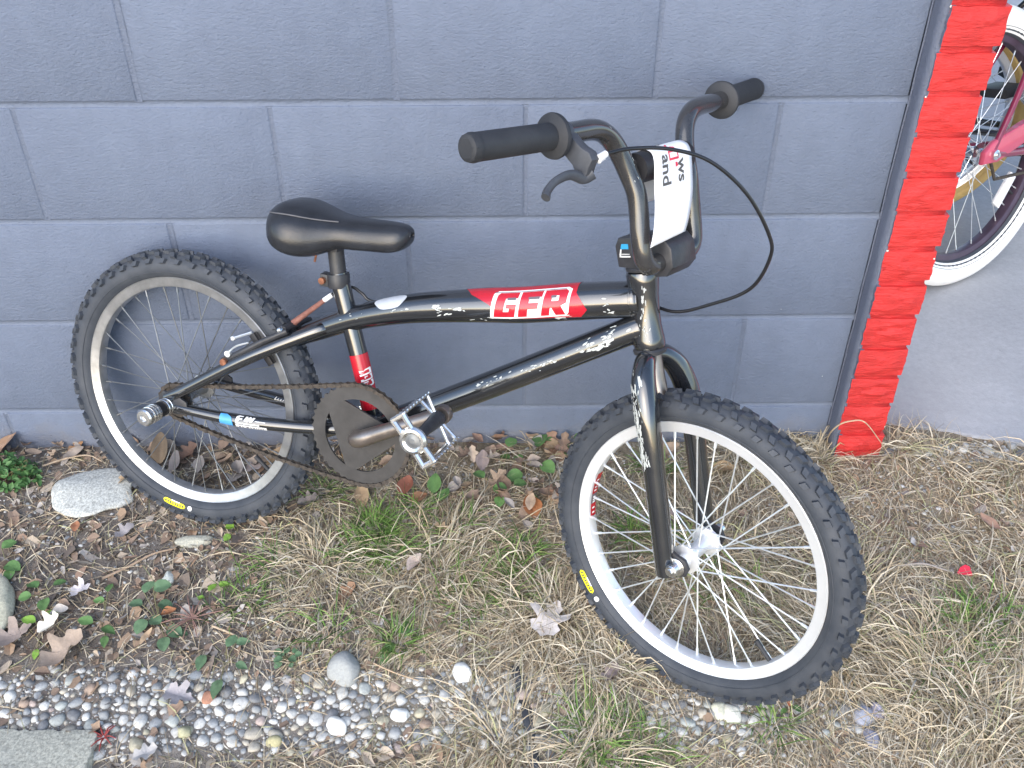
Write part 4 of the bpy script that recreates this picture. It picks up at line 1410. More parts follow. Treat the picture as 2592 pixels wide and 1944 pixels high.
def parked_bike(label, hub, az, el, Rt, rm, mats, wb, frame_m, guard_m=None, wall_m=None):
    n = np.array([math.sin(az) * math.cos(el), -math.cos(az) * math.cos(el), math.sin(el)])
    fx = np.array([math.cos(az), math.sin(az), 0.]); up = np.cross(n, fx); up = up if up[2] > 0 else -up
    hub = np.asarray(hub, float)

    def Q(x, z, l=0.): return hub + x * fx + z * up + l * n
    root = empty('cruiser_bicycle' if guard_m else 'parked_bicycle', (hub[0] + .5 * wb * fx[0], hub[1] + .5 * wb * fx[1], .118))
    tag(root, label, 'bicycle')
    Rc = Rt - rm
    ro = Rc - rm * .80; ri = ro - .018
    for cx_ in (0., wb):
        w = wheel(root, 'rear wheel' if cx_ == 0 else 'front wheel', Q(cx_, 0), n, mats, Rc, rm, ro, ri, .014, knobs=False, nsp=32, spr=.0010, lf=.03)
        if wall_m:
            mb = MB()
            for s in (1, -1):
                V, Fc = [], []
                phs = [R(q) * s for q in (24, 46, 68, 90, 112, 138)]
                for k in range(100):
                    for ph in phs: V.append(tor(Q(cx_, 0), n, 2 * math.pi * k / 100, ph, Rc, rm, .0007))
                for k in range(100):
                    for i in range(5): Fc.append((k * 6 + i, k * 6 + i + 1, ((k + 1) % 100) * 6 + i + 1, ((k + 1) % 100) * 6 + i))
                mb.add((V, Fc))
            mb.build('whitewall', wall_m, w)
            th = R(-40) if cx_ == 0 else R(80)
            a, fw_, up_ = wheel_frame(n)
            dd = math.cos(th) * fw_ + math.sin(th) * up_; tg = -math.sin(th) * fw_ + math.cos(th) * up_
            mb = MB(); mb.add(box(Q(cx_, 0) + dd * (ri - .045) + n * .004, (tg, dd, n), (.045, .014, .005), .003)); mb.build('wheel_reflector', M['reflector'], w)
    fr_ = empty('frame', Q(.4, .2), root)
    bb = (.43, -.045); ht0, ht1 = (wb - .17, .25), (wb - .225, .41); st1 = (.27, .40)

    def tb(name, pts, r, m=frame_m):
        mb = MB(); mb.add(tube(spline([Q(*p) for p in pts], 6), r, 14)); return mb.build(name, m, fr_)
    for s in (1, -1):
        tb('chain_stay', [(0, 0, s * .065), (.12, -.020, s * .055), (.30, -.042, s * .040), (bb[0], bb[1], s * .03)], .0095)
        tb('seat_stay', [(0, .005, s * .065), (.10, .14, s * .055), (.21, .29, s * .025), (st1[0] - .005, .37, s * .014)], .0075)
    tb('seat_tube', [(*bb, 0), ((bb[0] + st1[0]) / 2, .18, 0), (*st1, 0)], .0150)
    tb('down_tube', [(*bb, 0), (.60, .05, 0), (.78, .17, 0), (*ht0, 0)], .0175)
    tb('top_tube', [(st1[0] + .01, .34, 0), (.45, .38, 0), (.66, .395, 0), (*ht1, 0)], .0150)
    tb('head_tube', [(*ht0, 0), (*ht1, 0)], .019)
    fk = empty('fork', Q(wb - .1, .15), root)
    for s in (1, -1):
        mb = MB(); mb.add(tube(spline([Q(ht0[0] + .006, ht0[1] - .01, s * .012), Q(ht0[0] + .02, ht0[1] - .045, s * .05), Q(wb - .06, .12, s * .055), Q(wb, 0, s * .055)], 6), .011, 12)); mb.build('fork_leg', frame_m, fk)
    hbq = empty('handlebar', Q(ht1[0], .6), root)
    mb = MB(); mb.add(tube([Q(*ht1), Q(ht1[0] - .02, .50), Q(ht1[0] + .03, .53)], .012, 12)); mb.build('stem', M['chrome'], hbq)
    mb = MB(); mb.add(tube(spline([Q(ht1[0] - .16, .62, -.31), Q(ht1[0] - .02, .64, -.25), Q(ht1[0] + .03, .60, -.12), Q(ht1[0] + .03, .53, 0), Q(ht1[0] + .03, .60, .12), Q(ht1[0] - .02, .64, .25), Q(ht1[0] - .16, .62, .31)], 6), .011, 12)); mb.build('bar_tube', M['chrome'], hbq)
    for s in (1, -1):
        mb = MB(); mb.add(tube([Q(ht1[0] - .06, .633, s * .28), Q(ht1[0] - .17, .618, s * .312)], .0165, 14)); mb.build('grip', M['grip'], hbq)
    mb = MB(); mb.add(tube([Q(*st1), Q(st1[0] - .025, .50)], .0127, 12)); mb.build('seat_post', M['chrome'], root)
    V, Fc = [], []
    st_ = spline([np.array(q) for q in ((-.13, .03, .53, .51), (-.11, .10, .55, .49), (-.04, .11, .55, .485), (.03, .06, .545, .49), (.10, .03, .545, .50), (.14, .012, .535, .515))], 4)
    for (x, hw_, zt, zb) in st_:
        for k in range(18):
            t = 2 * math.pi * k / 18
            V.append(Q(st1[0] + x - .02, (zt + zb) / 2 + (zt - zb) / 2 * math.sin(t), hw_ * math.cos(t)))
    for i in range(len(st_) - 1):
        for k in range(18): Fc.append((i * 18 + k, i * 18 + (k + 1) % 18, (i + 1) * 18 + (k + 1) % 18, (i + 1) * 18 + k))
    Fc += [tuple(range(18)), tuple((len(st_) - 1) * 18 + k for k in range(17, -1, -1))]
    obj('saddle', V, Fc, M['vinyl'], root, 'all')
    cs = empty('crankset', Q(*bb), root)
    mb = MB(); mb.add(lathe([(.02, .044), (.085, .045), (.085, .048), (.02, .049)], Q(*bb), n, 40)); mb.build('chainring', M['chrome'], cs)
    for s in (1, -1):
        q = (bb[0] + s * .12, bb[1] - s * .12)
        mb = MB(); mb.add(tube([Q(*bb, s * .05), Q(bb[0] + s * .02, bb[1] - s * .02, s * .07), Q(*q, s * .08)], .011, 12)); mb.build('crank_arm', M['chrome'], cs)
        pd = MB(); pd.add(box(Q(*q, s * .135), (fx, up, n), (.045, .012, .045), .004)); pd.build('pedal', M['grip'], cs)
    mb = MB(); mb.add(tube([Q(0, 0, -.09), Q(0, 0, .085)], .005, 10)); mb.add(lathe([(.0125, .068), (.0125, .078), (.008, .080)], hub, n, 8)); mb.build('axle', M['chrome'], root)
    mb = MB(); mb.add(tube(spline([Q(.02, -.03, -.05), Q(.06, -.12, -.08), Q(.07, -(hub[2] - .122) / up[2] * .86, -.17)], 5), .007, 10)); mb.build('kickstand', M['black_metal'], root)
    mb = MB(); mb.add(tube([Q(.0, .02, .05), Q(.04, -.07, .052), Q(.22, -.085, .05), Q(.42, -.10, .045)], .0042, 8)); mb.build('chain', M['rust_chain'], root)
    if guard_m:
        g_ = [(-.035, -.018), (-.030, .010), (.0, .030), (.10, .052), (.25, .080), (.40, .088), (.49, .070), (.545, .010), (.55, -.05), (.52, -.085), (.50, -.02), (.44, .028), (.30, .030), (.12, .004), (.02, -.022)]
        mb = MB(); mb.add(plate(g_, Q(0, 0, .062), fx, up, n, .016, .005)); gd = mb.build('chain_guard', guard_m, root)
        mb = MB()
        for q in (.148, .163, .178, .195): mb.add(plate([(q, .045), (q + .008, .047), (q + .010, .056), (q + .002, .055)], Q(0, 0, .0705), fx, up, n, .0006))
        mb.build('guard_lettering', M['decal_white'], gd)
    return root


parked_bike('pink and magenta cruiser bicycle with whitewall tyres on the pavement', (1.27596, .67443, .444), R(31.05), R(11.8), .330, .035,
            dict(tyre=M['tyre'], rim=M['dark_rim'], hub=M['chrome'], spoke=M['zinc']), 1.12, M['magenta'], M['pink'], M['white_rubber'])
parked_bike('black bicycle with tan tyres parked behind the pink cruiser', (1.2937, 1.0, .4035), 0., R(3), .283, .023,
            dict(tyre=M['tan_rubber'], rim=M['alloy'], hub=M['chrome'], spoke=M['zinc']), .98, M['frame'])

# ================================================================ ground cover
fx0, fy0 = -1.35, -1.25
mi_x = [i for i, x in enumerate(gx) if -1.36 < x < 1.76]; mi_y = [j for j, y in enumerate(gy) if -1.26 < y < .13]
GG = np.array([[gz(gx[i], gy[j]) for i in mi_x] for j in mi_y])


def gzv(x, y):
    a = np.clip((np.asarray(x) - fx0) / .0125, 0, GG.shape[1] - 1.001); b = np.clip((np.asarray(y) - fy0) / .0125, 0, GG.shape[0] - 1.001)
    i, j = a.astype(int), b.astype(int); u, v = a - i, b - j
    return GG[j, i] * (1 - u) * (1 - v) + GG[j, i + 1] * u * (1 - v) + GG[j + 1, i] * (1 - u) * v + GG[j + 1, i + 1] * u * v


def ss(a, b, x):
    t = np.clip((x - a) / (b - a), 0, 1)
    return t * t * (3 - 2 * t)


def field(x, y, sc, seed):
    return np.array([noise.noise(Vector((a * sc + seed, b * sc - seed, seed * .37))) for a, b in zip(x, y)])


def gravel_mask(x, y):
    w = field(x, y, 9, 2.) * .022
    m = ss(-.492, -.545, y + w) * ss(-.648, -.606, y + w) * (1 - ss(.22, .34, x + w))
    p2 = np.exp(-(((x - .50) / .13) ** 2 + ((y + .592) / .042) ** 2) ** 2) * .9
    p3 = np.exp(-(((x - .70) / .045) ** 2 + ((y + .592) / .03) ** 2) ** 2) * .9
    p4 = np.exp(-(((x - 1.05) / .13) ** 2 + ((y + .045) / .035) ** 2) ** 2) * .35
    return np.clip(m + p2 + p3 + p4, 0, 1)


def straw_mask(x, y):
    f = field(x, y, 5, 5.); f2 = field(x, y, 14, 8.)
    m = .22 + .85 * ss(-.42, -.05, x + .12 * f) * ss(-.05, -.13, y + .03 * f)
    m *= 1 - .97 * np.clip(1.6 * gravel_mask(x, y), 0, 1)
    m = m + .35 * ss(.4, .6, x) * ss(-.10, -.02, y) * (x < .93)
    m *= 1 - .75 * np.exp(-(((x - .17) / .16) ** 2 + ((y + .06) / .07) ** 2))
    m *= 1 - .7 * np.exp(-(((x - .95) / .16) ** 2 + ((y + .19) / .06) ** 2))
    m = m + .45 * ss(-.600, -.65, y) * ss(-.3, .1, x)
    return np.clip(m * (.55 + 1.1 * np.clip(f2 + .35, 0, 1)), 0, 1)


def bladed(name, x, y, head, ln, wd, lift, rise, curl, colr, mat, label, cat):
    N = len(x); K = 5
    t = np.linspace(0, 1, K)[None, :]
    hx, hy = np.cos(head)[:, None], np.sin(head)[:, None]
    px = x[:, None] + ln[:, None] * (hx * t - hy * curl[:, None] * t * t)
    py = y[:, None] + ln[:, None] * (hy * t + hx * curl[:, None] * t * t)
    pz = gzv(px, py) + .0012 + lift[:, None] * np.sin(np.pi * t * .95) + rise[:, None] * ln[:, None] * t
    roll = rng.uniform(-1.1, 1.1, N)[:, None]
    w = wd[:, None] * (1 - .85 * t ** 2)
    ox, oy, oz = -hy * w * np.cos(roll), hx * w * np.cos(roll), w * np.sin(roll)
    V = np.empty((N, K, 2, 3))
    V[:, :, 0] = np.stack([px + ox, py + oy, pz + oz], -1); V[:, :, 1] = np.stack([px - ox, py - oy, pz - oz], -1)
    V = V.reshape(-1, 3)
    ok = np.ones(N, bool)
    base = (np.arange(N) * K * 2)[:, None]
    q = np.array([[2 * i, 2 * i + 1, 2 * i + 3, 2 * i + 2] for i in range(K - 1)])
    Fc = (base[:, :, None] + q[None]).reshape(-1, 4)
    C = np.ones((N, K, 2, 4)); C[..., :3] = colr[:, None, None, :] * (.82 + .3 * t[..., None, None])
    me = bpy.data.meshes.new(name)
    me.vertices.add(len(V)); me.vertices.foreach_set('co', V.ravel())
    me.loops.add(Fc.size); me.loops.foreach_set('vertex_index', Fc.ravel().astype(np.int32))
    me.polygons.add(len(Fc)); me.polygons.foreach_set('loop_start', np.arange(0, Fc.size, 4, dtype=np.int32))
    me.polygons.foreach_set('use_smooth', np.ones(len(Fc), bool))
    a = me.color_attributes.new('Col', 'FLOAT_COLOR', 'POINT'); a.data.foreach_set('color', C.astype(np.float32).ravel())
    me.materials.append(mat); me.update(); me.validate()
    o = bpy.data.objects.new(name, me); col.objects.link(o)
    return tag(o, label, cat, kind='stuff')


def mk_vcol(name, rough=.8, trans=0., bump=0., bs=300.):
    m = NT(name)
    a = m.n('ShaderNodeVertexColor', _layer_name='Col')
    f = m.noise(260, 4, .7)
    c = m.mix(.5, a.outputs[0], m.mix(1., a.outputs[0], m.ramp(f, [(.3, (.55, .55, .55)), (.7, (1.35, 1.35, 1.35))]), 'MULTIPLY'))
    m.set(Base__Color=c, Roughness=rough, Specular__IOR__Level=.3)
    if trans: m.set(Subsurface__Weight=0.)
    if bump: m.bump(m.noise(bs, 4), bump, .002)
    return m.m


M['straw'] = mk_vcol('dry_straw', .75)
M['blade'] = mk_vcol('green_blade', .6)
M['pebble'] = mk_vcol('pebble_stone', .62, bump=.25, bs=500)
M['litter'] = mk_vcol('leaf_litter', .85)


def sample(N, mask, lo=(-1.05, -1.0), hi=(1.45, -.004)):
    xs, ys = [], []
    n = 0
    while n < N:
        x = rng.uniform(lo[0], hi[0], 6000); y = rng.uniform(lo[1], hi[1], 6000)
        k = rng.random(6000) < mask(x, y)
        k &= ~((x > BX0 - .004) & (x < BX1 + .004) & (y > BYF - .012))
        k &= ~((x > .91) & (y > .036 - .27 * (x - .987) - .006))
        xs.append(x[k]); ys.append(y[k]); n += k.sum()
    return np.concatenate(xs)[:N], np.concatenate(ys)[:N]


def pal(P, N, w=None, var=.18):
    P = np.array(P); i = rng.choice(len(P), N, p=w)
    return np.clip(P[i] * (1 + rng.uniform(-var, var, (N, 1))), 0, 1)


STRAW = [(.52, .43, .30), (.43, .35, .235), (.62, .55, .42), (.29, .225, .155), (.43, .39, .32), (.41, .40, .22)]
N = 40000
x, y = sample(N, straw_mask)
fl = field(x, y, 3.2, 4.)
head = fl * 5.5 + rng.normal(0, .75, N) + math.pi * (rng.random(N) < .3) + .5
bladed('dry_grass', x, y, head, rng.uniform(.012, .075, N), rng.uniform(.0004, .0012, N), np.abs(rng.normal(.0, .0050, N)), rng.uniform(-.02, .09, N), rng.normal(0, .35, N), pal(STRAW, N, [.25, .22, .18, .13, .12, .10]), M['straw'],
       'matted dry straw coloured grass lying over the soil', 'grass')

N = 16000
x, y = sample(N, lambda a, b: np.clip(straw_mask(a, b) + .25 * ss(.2, .6, a), 0, 1))
bladed('broken_straw', x, y, rng.uniform(0, 6.28, N), rng.uniform(.005, .022, N), rng.uniform(.0005, .0017, N), np.abs(rng.normal(0, .003, N)), rng.uniform(-.1, .35, N), rng.normal(0, .25, N), pal([(.45, .33, .21), (.33, .22, .14), (.24, .165, .11), (.56, .46, .33), (.40, .36, .30)], N), M['straw'],
       'short broken bits of straw and thatch between the longer blades', 'thatch')

# taller loose straw in clumps right of the front wheel and against the wall end
cl_ = [(.70, -.47, 900, .09), (.86, -.53, 900, .11), (.92, -.60, 900, .11), (.70, -.030, 520, .045), (.62, -.05, 320, .05), (.78, -.06, 260, .035), (.25, -.035, 60, .07), (.25, -.42, 600, .10), (.05, -.30, 500, .10), (.33, -.50, 300, .05), (-.16, -.30, 300, .05), (.945, -.035, 150, .03), (1.02, -.05, 120, .04), (1.16, -.10, 130, .05), (.55, -.30, 420, .09), (.76, -.36, 320, .08), (1.02, -.42, 260, .12), (.15, -.62, 260, .08), (.30, -.64, 150, .05)]
xs, ys, hs = [], [], []
for cx_, cy_, n_, r_ in cl_:
    a = rng.normal(cx_, r_ * .55, n_); b = np.clip(rng.normal(cy_, r_ * .45, n_), -.95, -.012)
    d0 = rng.uniform(0, 6.28)
    xs.append(a); ys.append(b); hs.append(np.where(rng.random(n_) < .65, np.arctan2(b - cy_, a - cx_) + rng.normal(0, .6, n_), d0 + rng.normal(0, .5, n_)))
x, y, head = map(np.concatenate, (xs, ys, hs))
k = ~((x > BX0 - .01) & (x < BX1 + .01) & (y > BYF - .03)) & ~((x > .91) & (y > .036 - .27 * (x - .987) - .008))
x, y, head = x[k], y[k], head[k]; N = len(x)
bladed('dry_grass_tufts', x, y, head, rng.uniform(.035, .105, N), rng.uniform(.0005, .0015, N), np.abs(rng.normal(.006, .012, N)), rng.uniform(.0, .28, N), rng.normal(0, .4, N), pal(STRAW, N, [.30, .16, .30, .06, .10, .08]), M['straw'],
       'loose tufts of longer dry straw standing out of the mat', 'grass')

# green blades
GREEN = [(.10, .19, .04), (.16, .27, .06), (.075, .13, .035), (.24, .30, .10)]
tuf = [(950, 1345, 260, .032), (985, 1395, 180, .035), (915, 1400, 110, .035), (1010, 1630, 90, .025), (1300, 1480, 110, .05), (1330, 1400, 80, .03), (1660, 1190, 90, .03), (1600, 1350, 90, .03), (1720, 1400, 120, .04), (1850, 1500, 60, .05), (2440, 1600, 130, .06), (2500, 1560, 90, .06), (1500, 1850, 140, .05), (1620, 1900, 110, .05), (820, 1250, 60, .03), (1060, 1290, 50, .02), (1150, 1340, 70, .05), (600, 1530, 60, .05), (830, 1600, 50, .04), (1180, 1520, 80, .06), (2350, 1680, 80, .05), (700, 1430, 60, .05), (1960, 1840, 50, .03)]
xs, ys, hs, ups = [], [], [], []
for u, v, n_, r_ in tuf:
    p = gpx(u, v)
    a = rng.normal(p[0], r_ * .5, n_); b = rng.normal(p[1], r_ * .42, n_)
    xs.append(a); ys.append(b); hs.append(np.arctan2(b - p[1], a - p[0]) + rng.normal(0, .9, n_)); ups.append(np.full(n_, .5))
x, y, head = map(np.concatenate, (xs, ys, hs)); y = np.minimum(y, -.01); N = len(x)
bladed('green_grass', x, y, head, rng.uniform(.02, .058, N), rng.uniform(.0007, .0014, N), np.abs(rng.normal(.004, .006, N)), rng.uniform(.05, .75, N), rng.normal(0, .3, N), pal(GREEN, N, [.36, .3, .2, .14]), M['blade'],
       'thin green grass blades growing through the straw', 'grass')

# small leaf fragments and rotted litter
N = 5200


def lit_mask(x, y):
    f = field(x, y, 7, 12.)
    m = .85 * (1 - ss(-.30, .15, x + .1 * f)) * (1 - .8 * gravel_mask(x, y)) + .55 * ss(-.14, -.03, y) * (x < .6) + .22
    m = m + .4 * np.exp(-(((x - 1.0) / .2) ** 2 + ((y + .2) / .08) ** 2))
    return np.clip(m * (.7 + f), 0, 1)


x, y = sample(N, lit_mask)
s_ = rng.gamma(2.2, .0029, N).clip(.002, .015)
head = rng.uniform(0, 6.28, N); tl = rng.normal(0, .33, N); rl = rng.normal(0, .33, N); fd = rng.uniform(-.1, .5, N); asp = rng.uniform(.35, .85, N)
shape = np.array([(-1, 0, 0), (-.5, .75, 1), (.15, .95, 1), (.75, .5, 1), (1.1, 0, 0), (.7, -.55, 1), (.1, -.9, 1), (-.55, -.7, 1), (0, 0, 0)])
jit = 1 + rng.uniform(-.35, .35, (N, 9, 2))
lx = shape[None, :, 0] * jit[..., 0]; ly = shape[None, :, 1] * jit[..., 1] * asp[:, None]; lz = np.abs(ly) * fd[:, None] * 1.2 + lx * tl[:, None] + ly * rl[:, None]
ch_, sh_ = np.cos(head)[:, None], np.sin(head)[:, None]
X = x[:, None] + s_[:, None] * (lx * ch_ - ly * sh_); Y = np.minimum(y[:, None] + s_[:, None] * (lx * sh_ + ly * ch_), -.0015); Z = gzv(x, y)[:, None] + .0022 + s_[:, None] * (lz + .16)
V = np.stack([X, Y, Z], -1).reshape(-1, 3)
Fc = (np.arange(N)[:, None, None] * 9 + np.array([(8, i, (i + 1) % 8) for i in range(8)])[None]).reshape(-1, 3)
LIT = [(.25, .18, .135), (.32, .225, .155), (.31, .275, .245), (.46, .375, .285), (.18, .145, .12), (.31, .21, .15), (.50, .46, .42)]
C = np.ones((N, 9, 4)); C[..., :3] = pal(LIT, N, [.24, .2, .16, .12, .16, .06, .06])[:, None, :]
lit = mesh_data('leaf_litter', V, Fc, M['litter'], False, C.reshape(-1, 4))
o = bpy.data.objects.new('leaf_litter', lit); col.objects.link(o)
tag(o, 'brown crumbled leaf litter scattered over the soil', 'leaf litter', kind='stuff')


# ---------------------------------------------------------------- stones
def ico(sub):
    bm = bmesh.new(); bmesh.ops.create_icosphere(bm, subdivisions=sub, radius=1); bm.verts.index_update()
    V = np.array([v.co[:] for v in bm.verts]); F_ = np.array([[v.index for v in f.verts] for f in bm.faces]); bm.free()
    return V, F_


ICO = {1: ico(1), 2: ico(2), 3: ico(3), 4: ico(4)}


def stone_shape(sub, seed, rough=.22, fac=3):
    V, F_ = ICO[sub]
    rr = np.random.default_rng(seed)
    D = V.copy()
    for _ in range(fac):                                     # worn flats
        n = nz(rr.normal(size=3)); d = rr.uniform(.55, .9)
        h = D @ n - d
        D = D - np.clip(h, 0, None)[:, None] * n * .85
    k = np.array([1 + rough * noise.noise(Vector(v) * 1.3 + Vector((seed % 97, 3, 1))) for v in D])
    return D * k[:, None], F_


PEB = [(.62, .62, .59), (.52, .52, .50), (.38, .395, .395), (.26, .28, .295), (.14, .15, .165), (.47, .43, .35), (.48, .38, .34), (.37, .40, .38), (.48, .44, .31), (.36, .25, .18), (.62, .61, .56)]
PW = [.25, .16, .14, .12, .09, .08, .025, .07, .02, .015, .03]
cand = []
big_fixed = []


def gsample(n, rlo, rhi, mask, placed, tries=40):
    out = []
    for _ in range(tries):
        x, y = sample(n, mask, (-.85, -.80), (1.35, -.01))
        for a, b in zip(x, y):
            r = random.uniform(rlo, rhi)
            ci, cj = int(a / .03), int(b / .03)
            ok = True
            for di in (-1, 0, 1):
                for dj in (-1, 0, 1):
                    for (pa, pb, pr_) in placed.get((ci + di, cj + dj), ()):
                        if (pa - a) ** 2 + (pb - b) ** 2 < (.86 * (pr_ + r)) ** 2: ok = False; break
                    if not ok: break
                if not ok: break
            if ok:
                placed.setdefault((ci, cj), []).append((a, b, r)); out.append((a, b, r))
                if len(out) >= n: return out
        if tries and len(out) >= n: break
    return out


placed = {}
for (u, v, r_) in ((871, 1700, .028), (1172, 1703, .019), (1015, 1812, .016)):
    q = gpx(u, v); placed.setdefault((int(q[0] / .03), int(q[1] / .03)), []).append((q[0], q[1], r_))
gm = lambda x, y: gravel_mask(x, y) ** 1.2
gm2 = lambda x, y: np.clip(gravel_mask(x, y) + .035, 0, 1)
peb = gsample(300, .0080, .0126, gm, placed, 6) + gsample(950, .0046, .0076, gm, placed, 6) + gsample(3000, .0027, .0052, gm2, placed, 5) + gsample(4500, .0012, .0027, gm2, placed, 4)
protos = {s: [stone_shape(s, 100 + i, .25, 4) for i in range(10)] for s in (1, 2)}
VV, FF, CC = [], [], []
b0 = 0
for (a, b, r) in peb:
    s = 2 if r > .0045 else 1
    P, F_ = random.choice(protos[s])
    sc = np.array([random.uniform(.9, 1.22), random.uniform(.8, 1.05), random.uniform(.5, .75)]) * r
    t = random.uniform(0, 6.28); tx = random.uniform(-.35, .35)
    Q_ = P * sc
    Q_ = np.stack([Q_[:, 0], Q_[:, 1] * math.cos(tx) - Q_[:, 2] * math.sin(tx), Q_[:, 1] * math.sin(tx) + Q_[:, 2] * math.cos(tx)], -1)
    Q_ = np.stack([Q_[:, 0] * math.cos(t) - Q_[:, 1] * math.sin(t), Q_[:, 0] * math.sin(t) + Q_[:, 1] * math.cos(t), Q_[:, 2]], -1)
    VV.append(Q_ + np.array([a, b, float(gzv(a, b)) - .02 * r])); FF.append(F_ + b0); b0 += len(P)
    cidx = rng.choice(len(PEB), p=PW)
    c_ = np.clip(.8 * np.array(PEB[cidx]) * (1 + rng.uniform(-.15, .15)) + .2 * np.array((.44, .41, .37)), 0, 1)
    CC.append(np.tile([*c_, 1], (len(P), 1)))
me = mesh_data('gravel', np.concatenate(VV), np.concatenate(FF).tolist(), M['pebble'], 'all', np.concatenate(CC))
o = bpy.data.objects.new('gravel', me); col.objects.link(o)
tag(o, 'strip of mixed pale and dark round gravel along the bottom of the picture', 'gravel', kind='stuff')


def mk_granite(name, c, sp=.6):
    m = NT(name)
    f = m.noise(240, 4, .8)
    g = m.noise(18, 5)
    base = m.ramp(g, [(.3, tuple(v * .8 for v in c)), (.7, tuple(v * 1.12 for v in c))])
    base = m.mix(sp, base, m.ramp(f, [(.36, tuple(v * .45 for v in c)), (.5, c), (.64, tuple(min(1, v * 1.55) for v in c))]))
    m.set(Base__Color=base, Roughness=.8)
    b = m.bump(m.noise(60, 5, .7), .5, .004)
    m.bump(m.noise(500, 3), .35, .001, b)
    return m.m


def stone(label, u, v, size, rot, c, seed, sub=3, name='stone', cat='stone', sp=.5, sink=.3, rough=.2):
    p = gpx(u, v)
    D, F_ = stone_shape(sub, seed, rough, 5)
    D = D * np.array(size)
    t = rot
    D = np.stack([D[:, 0] * math.cos(t) - D[:, 1] * math.sin(t), D[:, 0] * math.sin(t) + D[:, 1] * math.cos(t), D[:, 2]], -1)
    sl = (gz0(0, p[1] + .01) - gz0(0, p[1] - .01)) / .02
    D[:, 2] += D[:, 1] * sl
    o = obj(name, D + p + np.array([0, 0, size[2] * (1 - sink) - size[2] * .45]), F_.tolist(), mk_granite('stone_%d' % seed, c, sp), None, 'all')
    return tag(o, label, cat)


stone('flat angular grey granite stone left of the rear tyre', 240, 1252, (.080, .062, .016), .12, (.48, .49, .46), 21, 4, sp=.75, sink=.15)
stone('smooth round grey cobble at the upper edge of the gravel', 871, 1702, (.0265, .0285, .022), .2, (.34, .35, .34), 22, 3, sp=.2, rough=.08)
stone('smooth white stone at the upper edge of the gravel', 1172, 1706, (.0185, .0165, .012), -.1, (.68, .68, .65), 23, 3, sp=.15)
stone('long white stone in the middle of the gravel', 853, 1842, (.0190, .0125, .011), -.5, (.72, .71, .66), 24, 3, sp=.2)
stone('white oval stone in the gravel below the white stone', 1016, 1812, (.0170, .0105, .010), -.05, (.70, .71, .68), 25, 3, sp=.2)
stone('yellowish oval pebble near the bottom of the gravel', 697, 1878, (.0150, .0100, .009), 0, (.46, .42, .24), 26, 3, sp=.25)
stone('round yellow green pebble in the gravel right of the concrete slab', 468, 1857, (.0135, .0120, .010), .3, (.44, .42, .27), 27, 3, sp=.25)
stone('rust red pebble in the left half of the gravel', 527, 1768, (.0125, .0110, .009), .2, (.40, .20, .13), 28, 3, sp=.3)
stone('pale yellow grey rock at the left edge of the picture', -14, 1560, (.036, .070, .020), .2, (.46, .45, .35), 29, 4, sp=.45)
stone('half buried pale stone among the leaves below the rear tyre', 492, 1372, (.036, .012, .009), .1, (.42, .41, .34), 30, 3, sp=.45)
stone('small white pebble lying left of the twig end', 428, 1462, (.012, .015, .009), .4, (.62, .64, .58), 31, 3, sp=.3)
stone('large white pebble under the front tyre', 1853, 1810, (.0170, .0140, .011), -.6, (.66, .66, .58), 32, 3, sp=.25)
stone('cream blocky pebble left of the large white pebble', 1822, 1800, (.0150, .0145, .011), .7, (.60, .60, .48), 33, 3, sp=.3)
stone('bluish grey pebble in the straw near the lower right corner', 2186, 1815, (.0170, .0155, .012), .2, (.36, .38, .46), 34, 3, sp=.2)
stone('violet grey pebble, uppermost of the small cluster in the straw', 2216, 1803, (.0150, .0140, .011), .5, (.33, .32, .42), 35, 3, sp=.2)
stone('dark oval pebble, lowest of the small cluster in the straw', 2205, 1870, (.0130, .0165, .010), .1, (.25, .26, .34), 36, 3, sp=.2)

# concrete slab in the lower left corner
p0, p1, p2, p3 = gpx(-60, 1855), gpx(255, 1858), gpx(232, 1990), gpx(-60, 1990)
zt = .052
sb_ = [(p0[0] + (p1[0] - .008 - p0[0]) * t, p0[1] + (p1[1] - p0[1]) * t + random.uniform(-.0022, .0022)) for t in np.linspace(0, 1, 22)] + [(p1[0] - .003, p1[1] - .004)] + [(p1[0] + (p2[0] - p1[0]) * t + random.uniform(-.002, .002), p1[1] - .008 + (p2[1] - .12 - p1[1]) * t) for t in np.linspace(0, 1, 26)] + [(p3[0] - .1, p3[1] - .12), (p0[0] - .1, p0[1])]
V, Fc = plate(sb_, (0, 0, zt - .03), (1, 0, 0), (0, 1, 0), (0, 0, 1), .05, .004)
tag(obj('paving_slab', V, Fc, mk_granite('slab_grain', (.47, .455, .375), .7), None), 'corner of a rough pale concrete slab at the lower left', 'slab')

# black plastic edging between gravel and grass
ep = [gpx(1302, 1690), gpx(1315, 1735), gpx(1328, 1790), gpx(1340, 1850), gpx(1350, 1900), gpx(1356, 1960)]
ep = spline(ep, 6)
V, Fc = [], []
for i, p in enumerate(ep):
    up_ = .006 + .004 * math.sin(i * .5)
    for dx, dz in ((-.0075, -.012), (-.0070, up_ - .002), (-.004, up_), (.004, up_), (.0070, up_ - .002), (.0075, -.012)): V.append(p + np.array([dx, 0, dz]))
for i in range(len(ep) - 1):
    for k in range(5): Fc.append((i * 6 + k, i * 6 + k + 1, (i + 1) * 6 + k + 1, (i + 1) * 6 + k))
tag(obj('edging_strip', V, Fc, simple('black_plastic', (.045, .05, .06), .45, 0, .3, 40, .2, 120), None), 'black plastic garden edging strip between gravel and straw', 'edging strip')


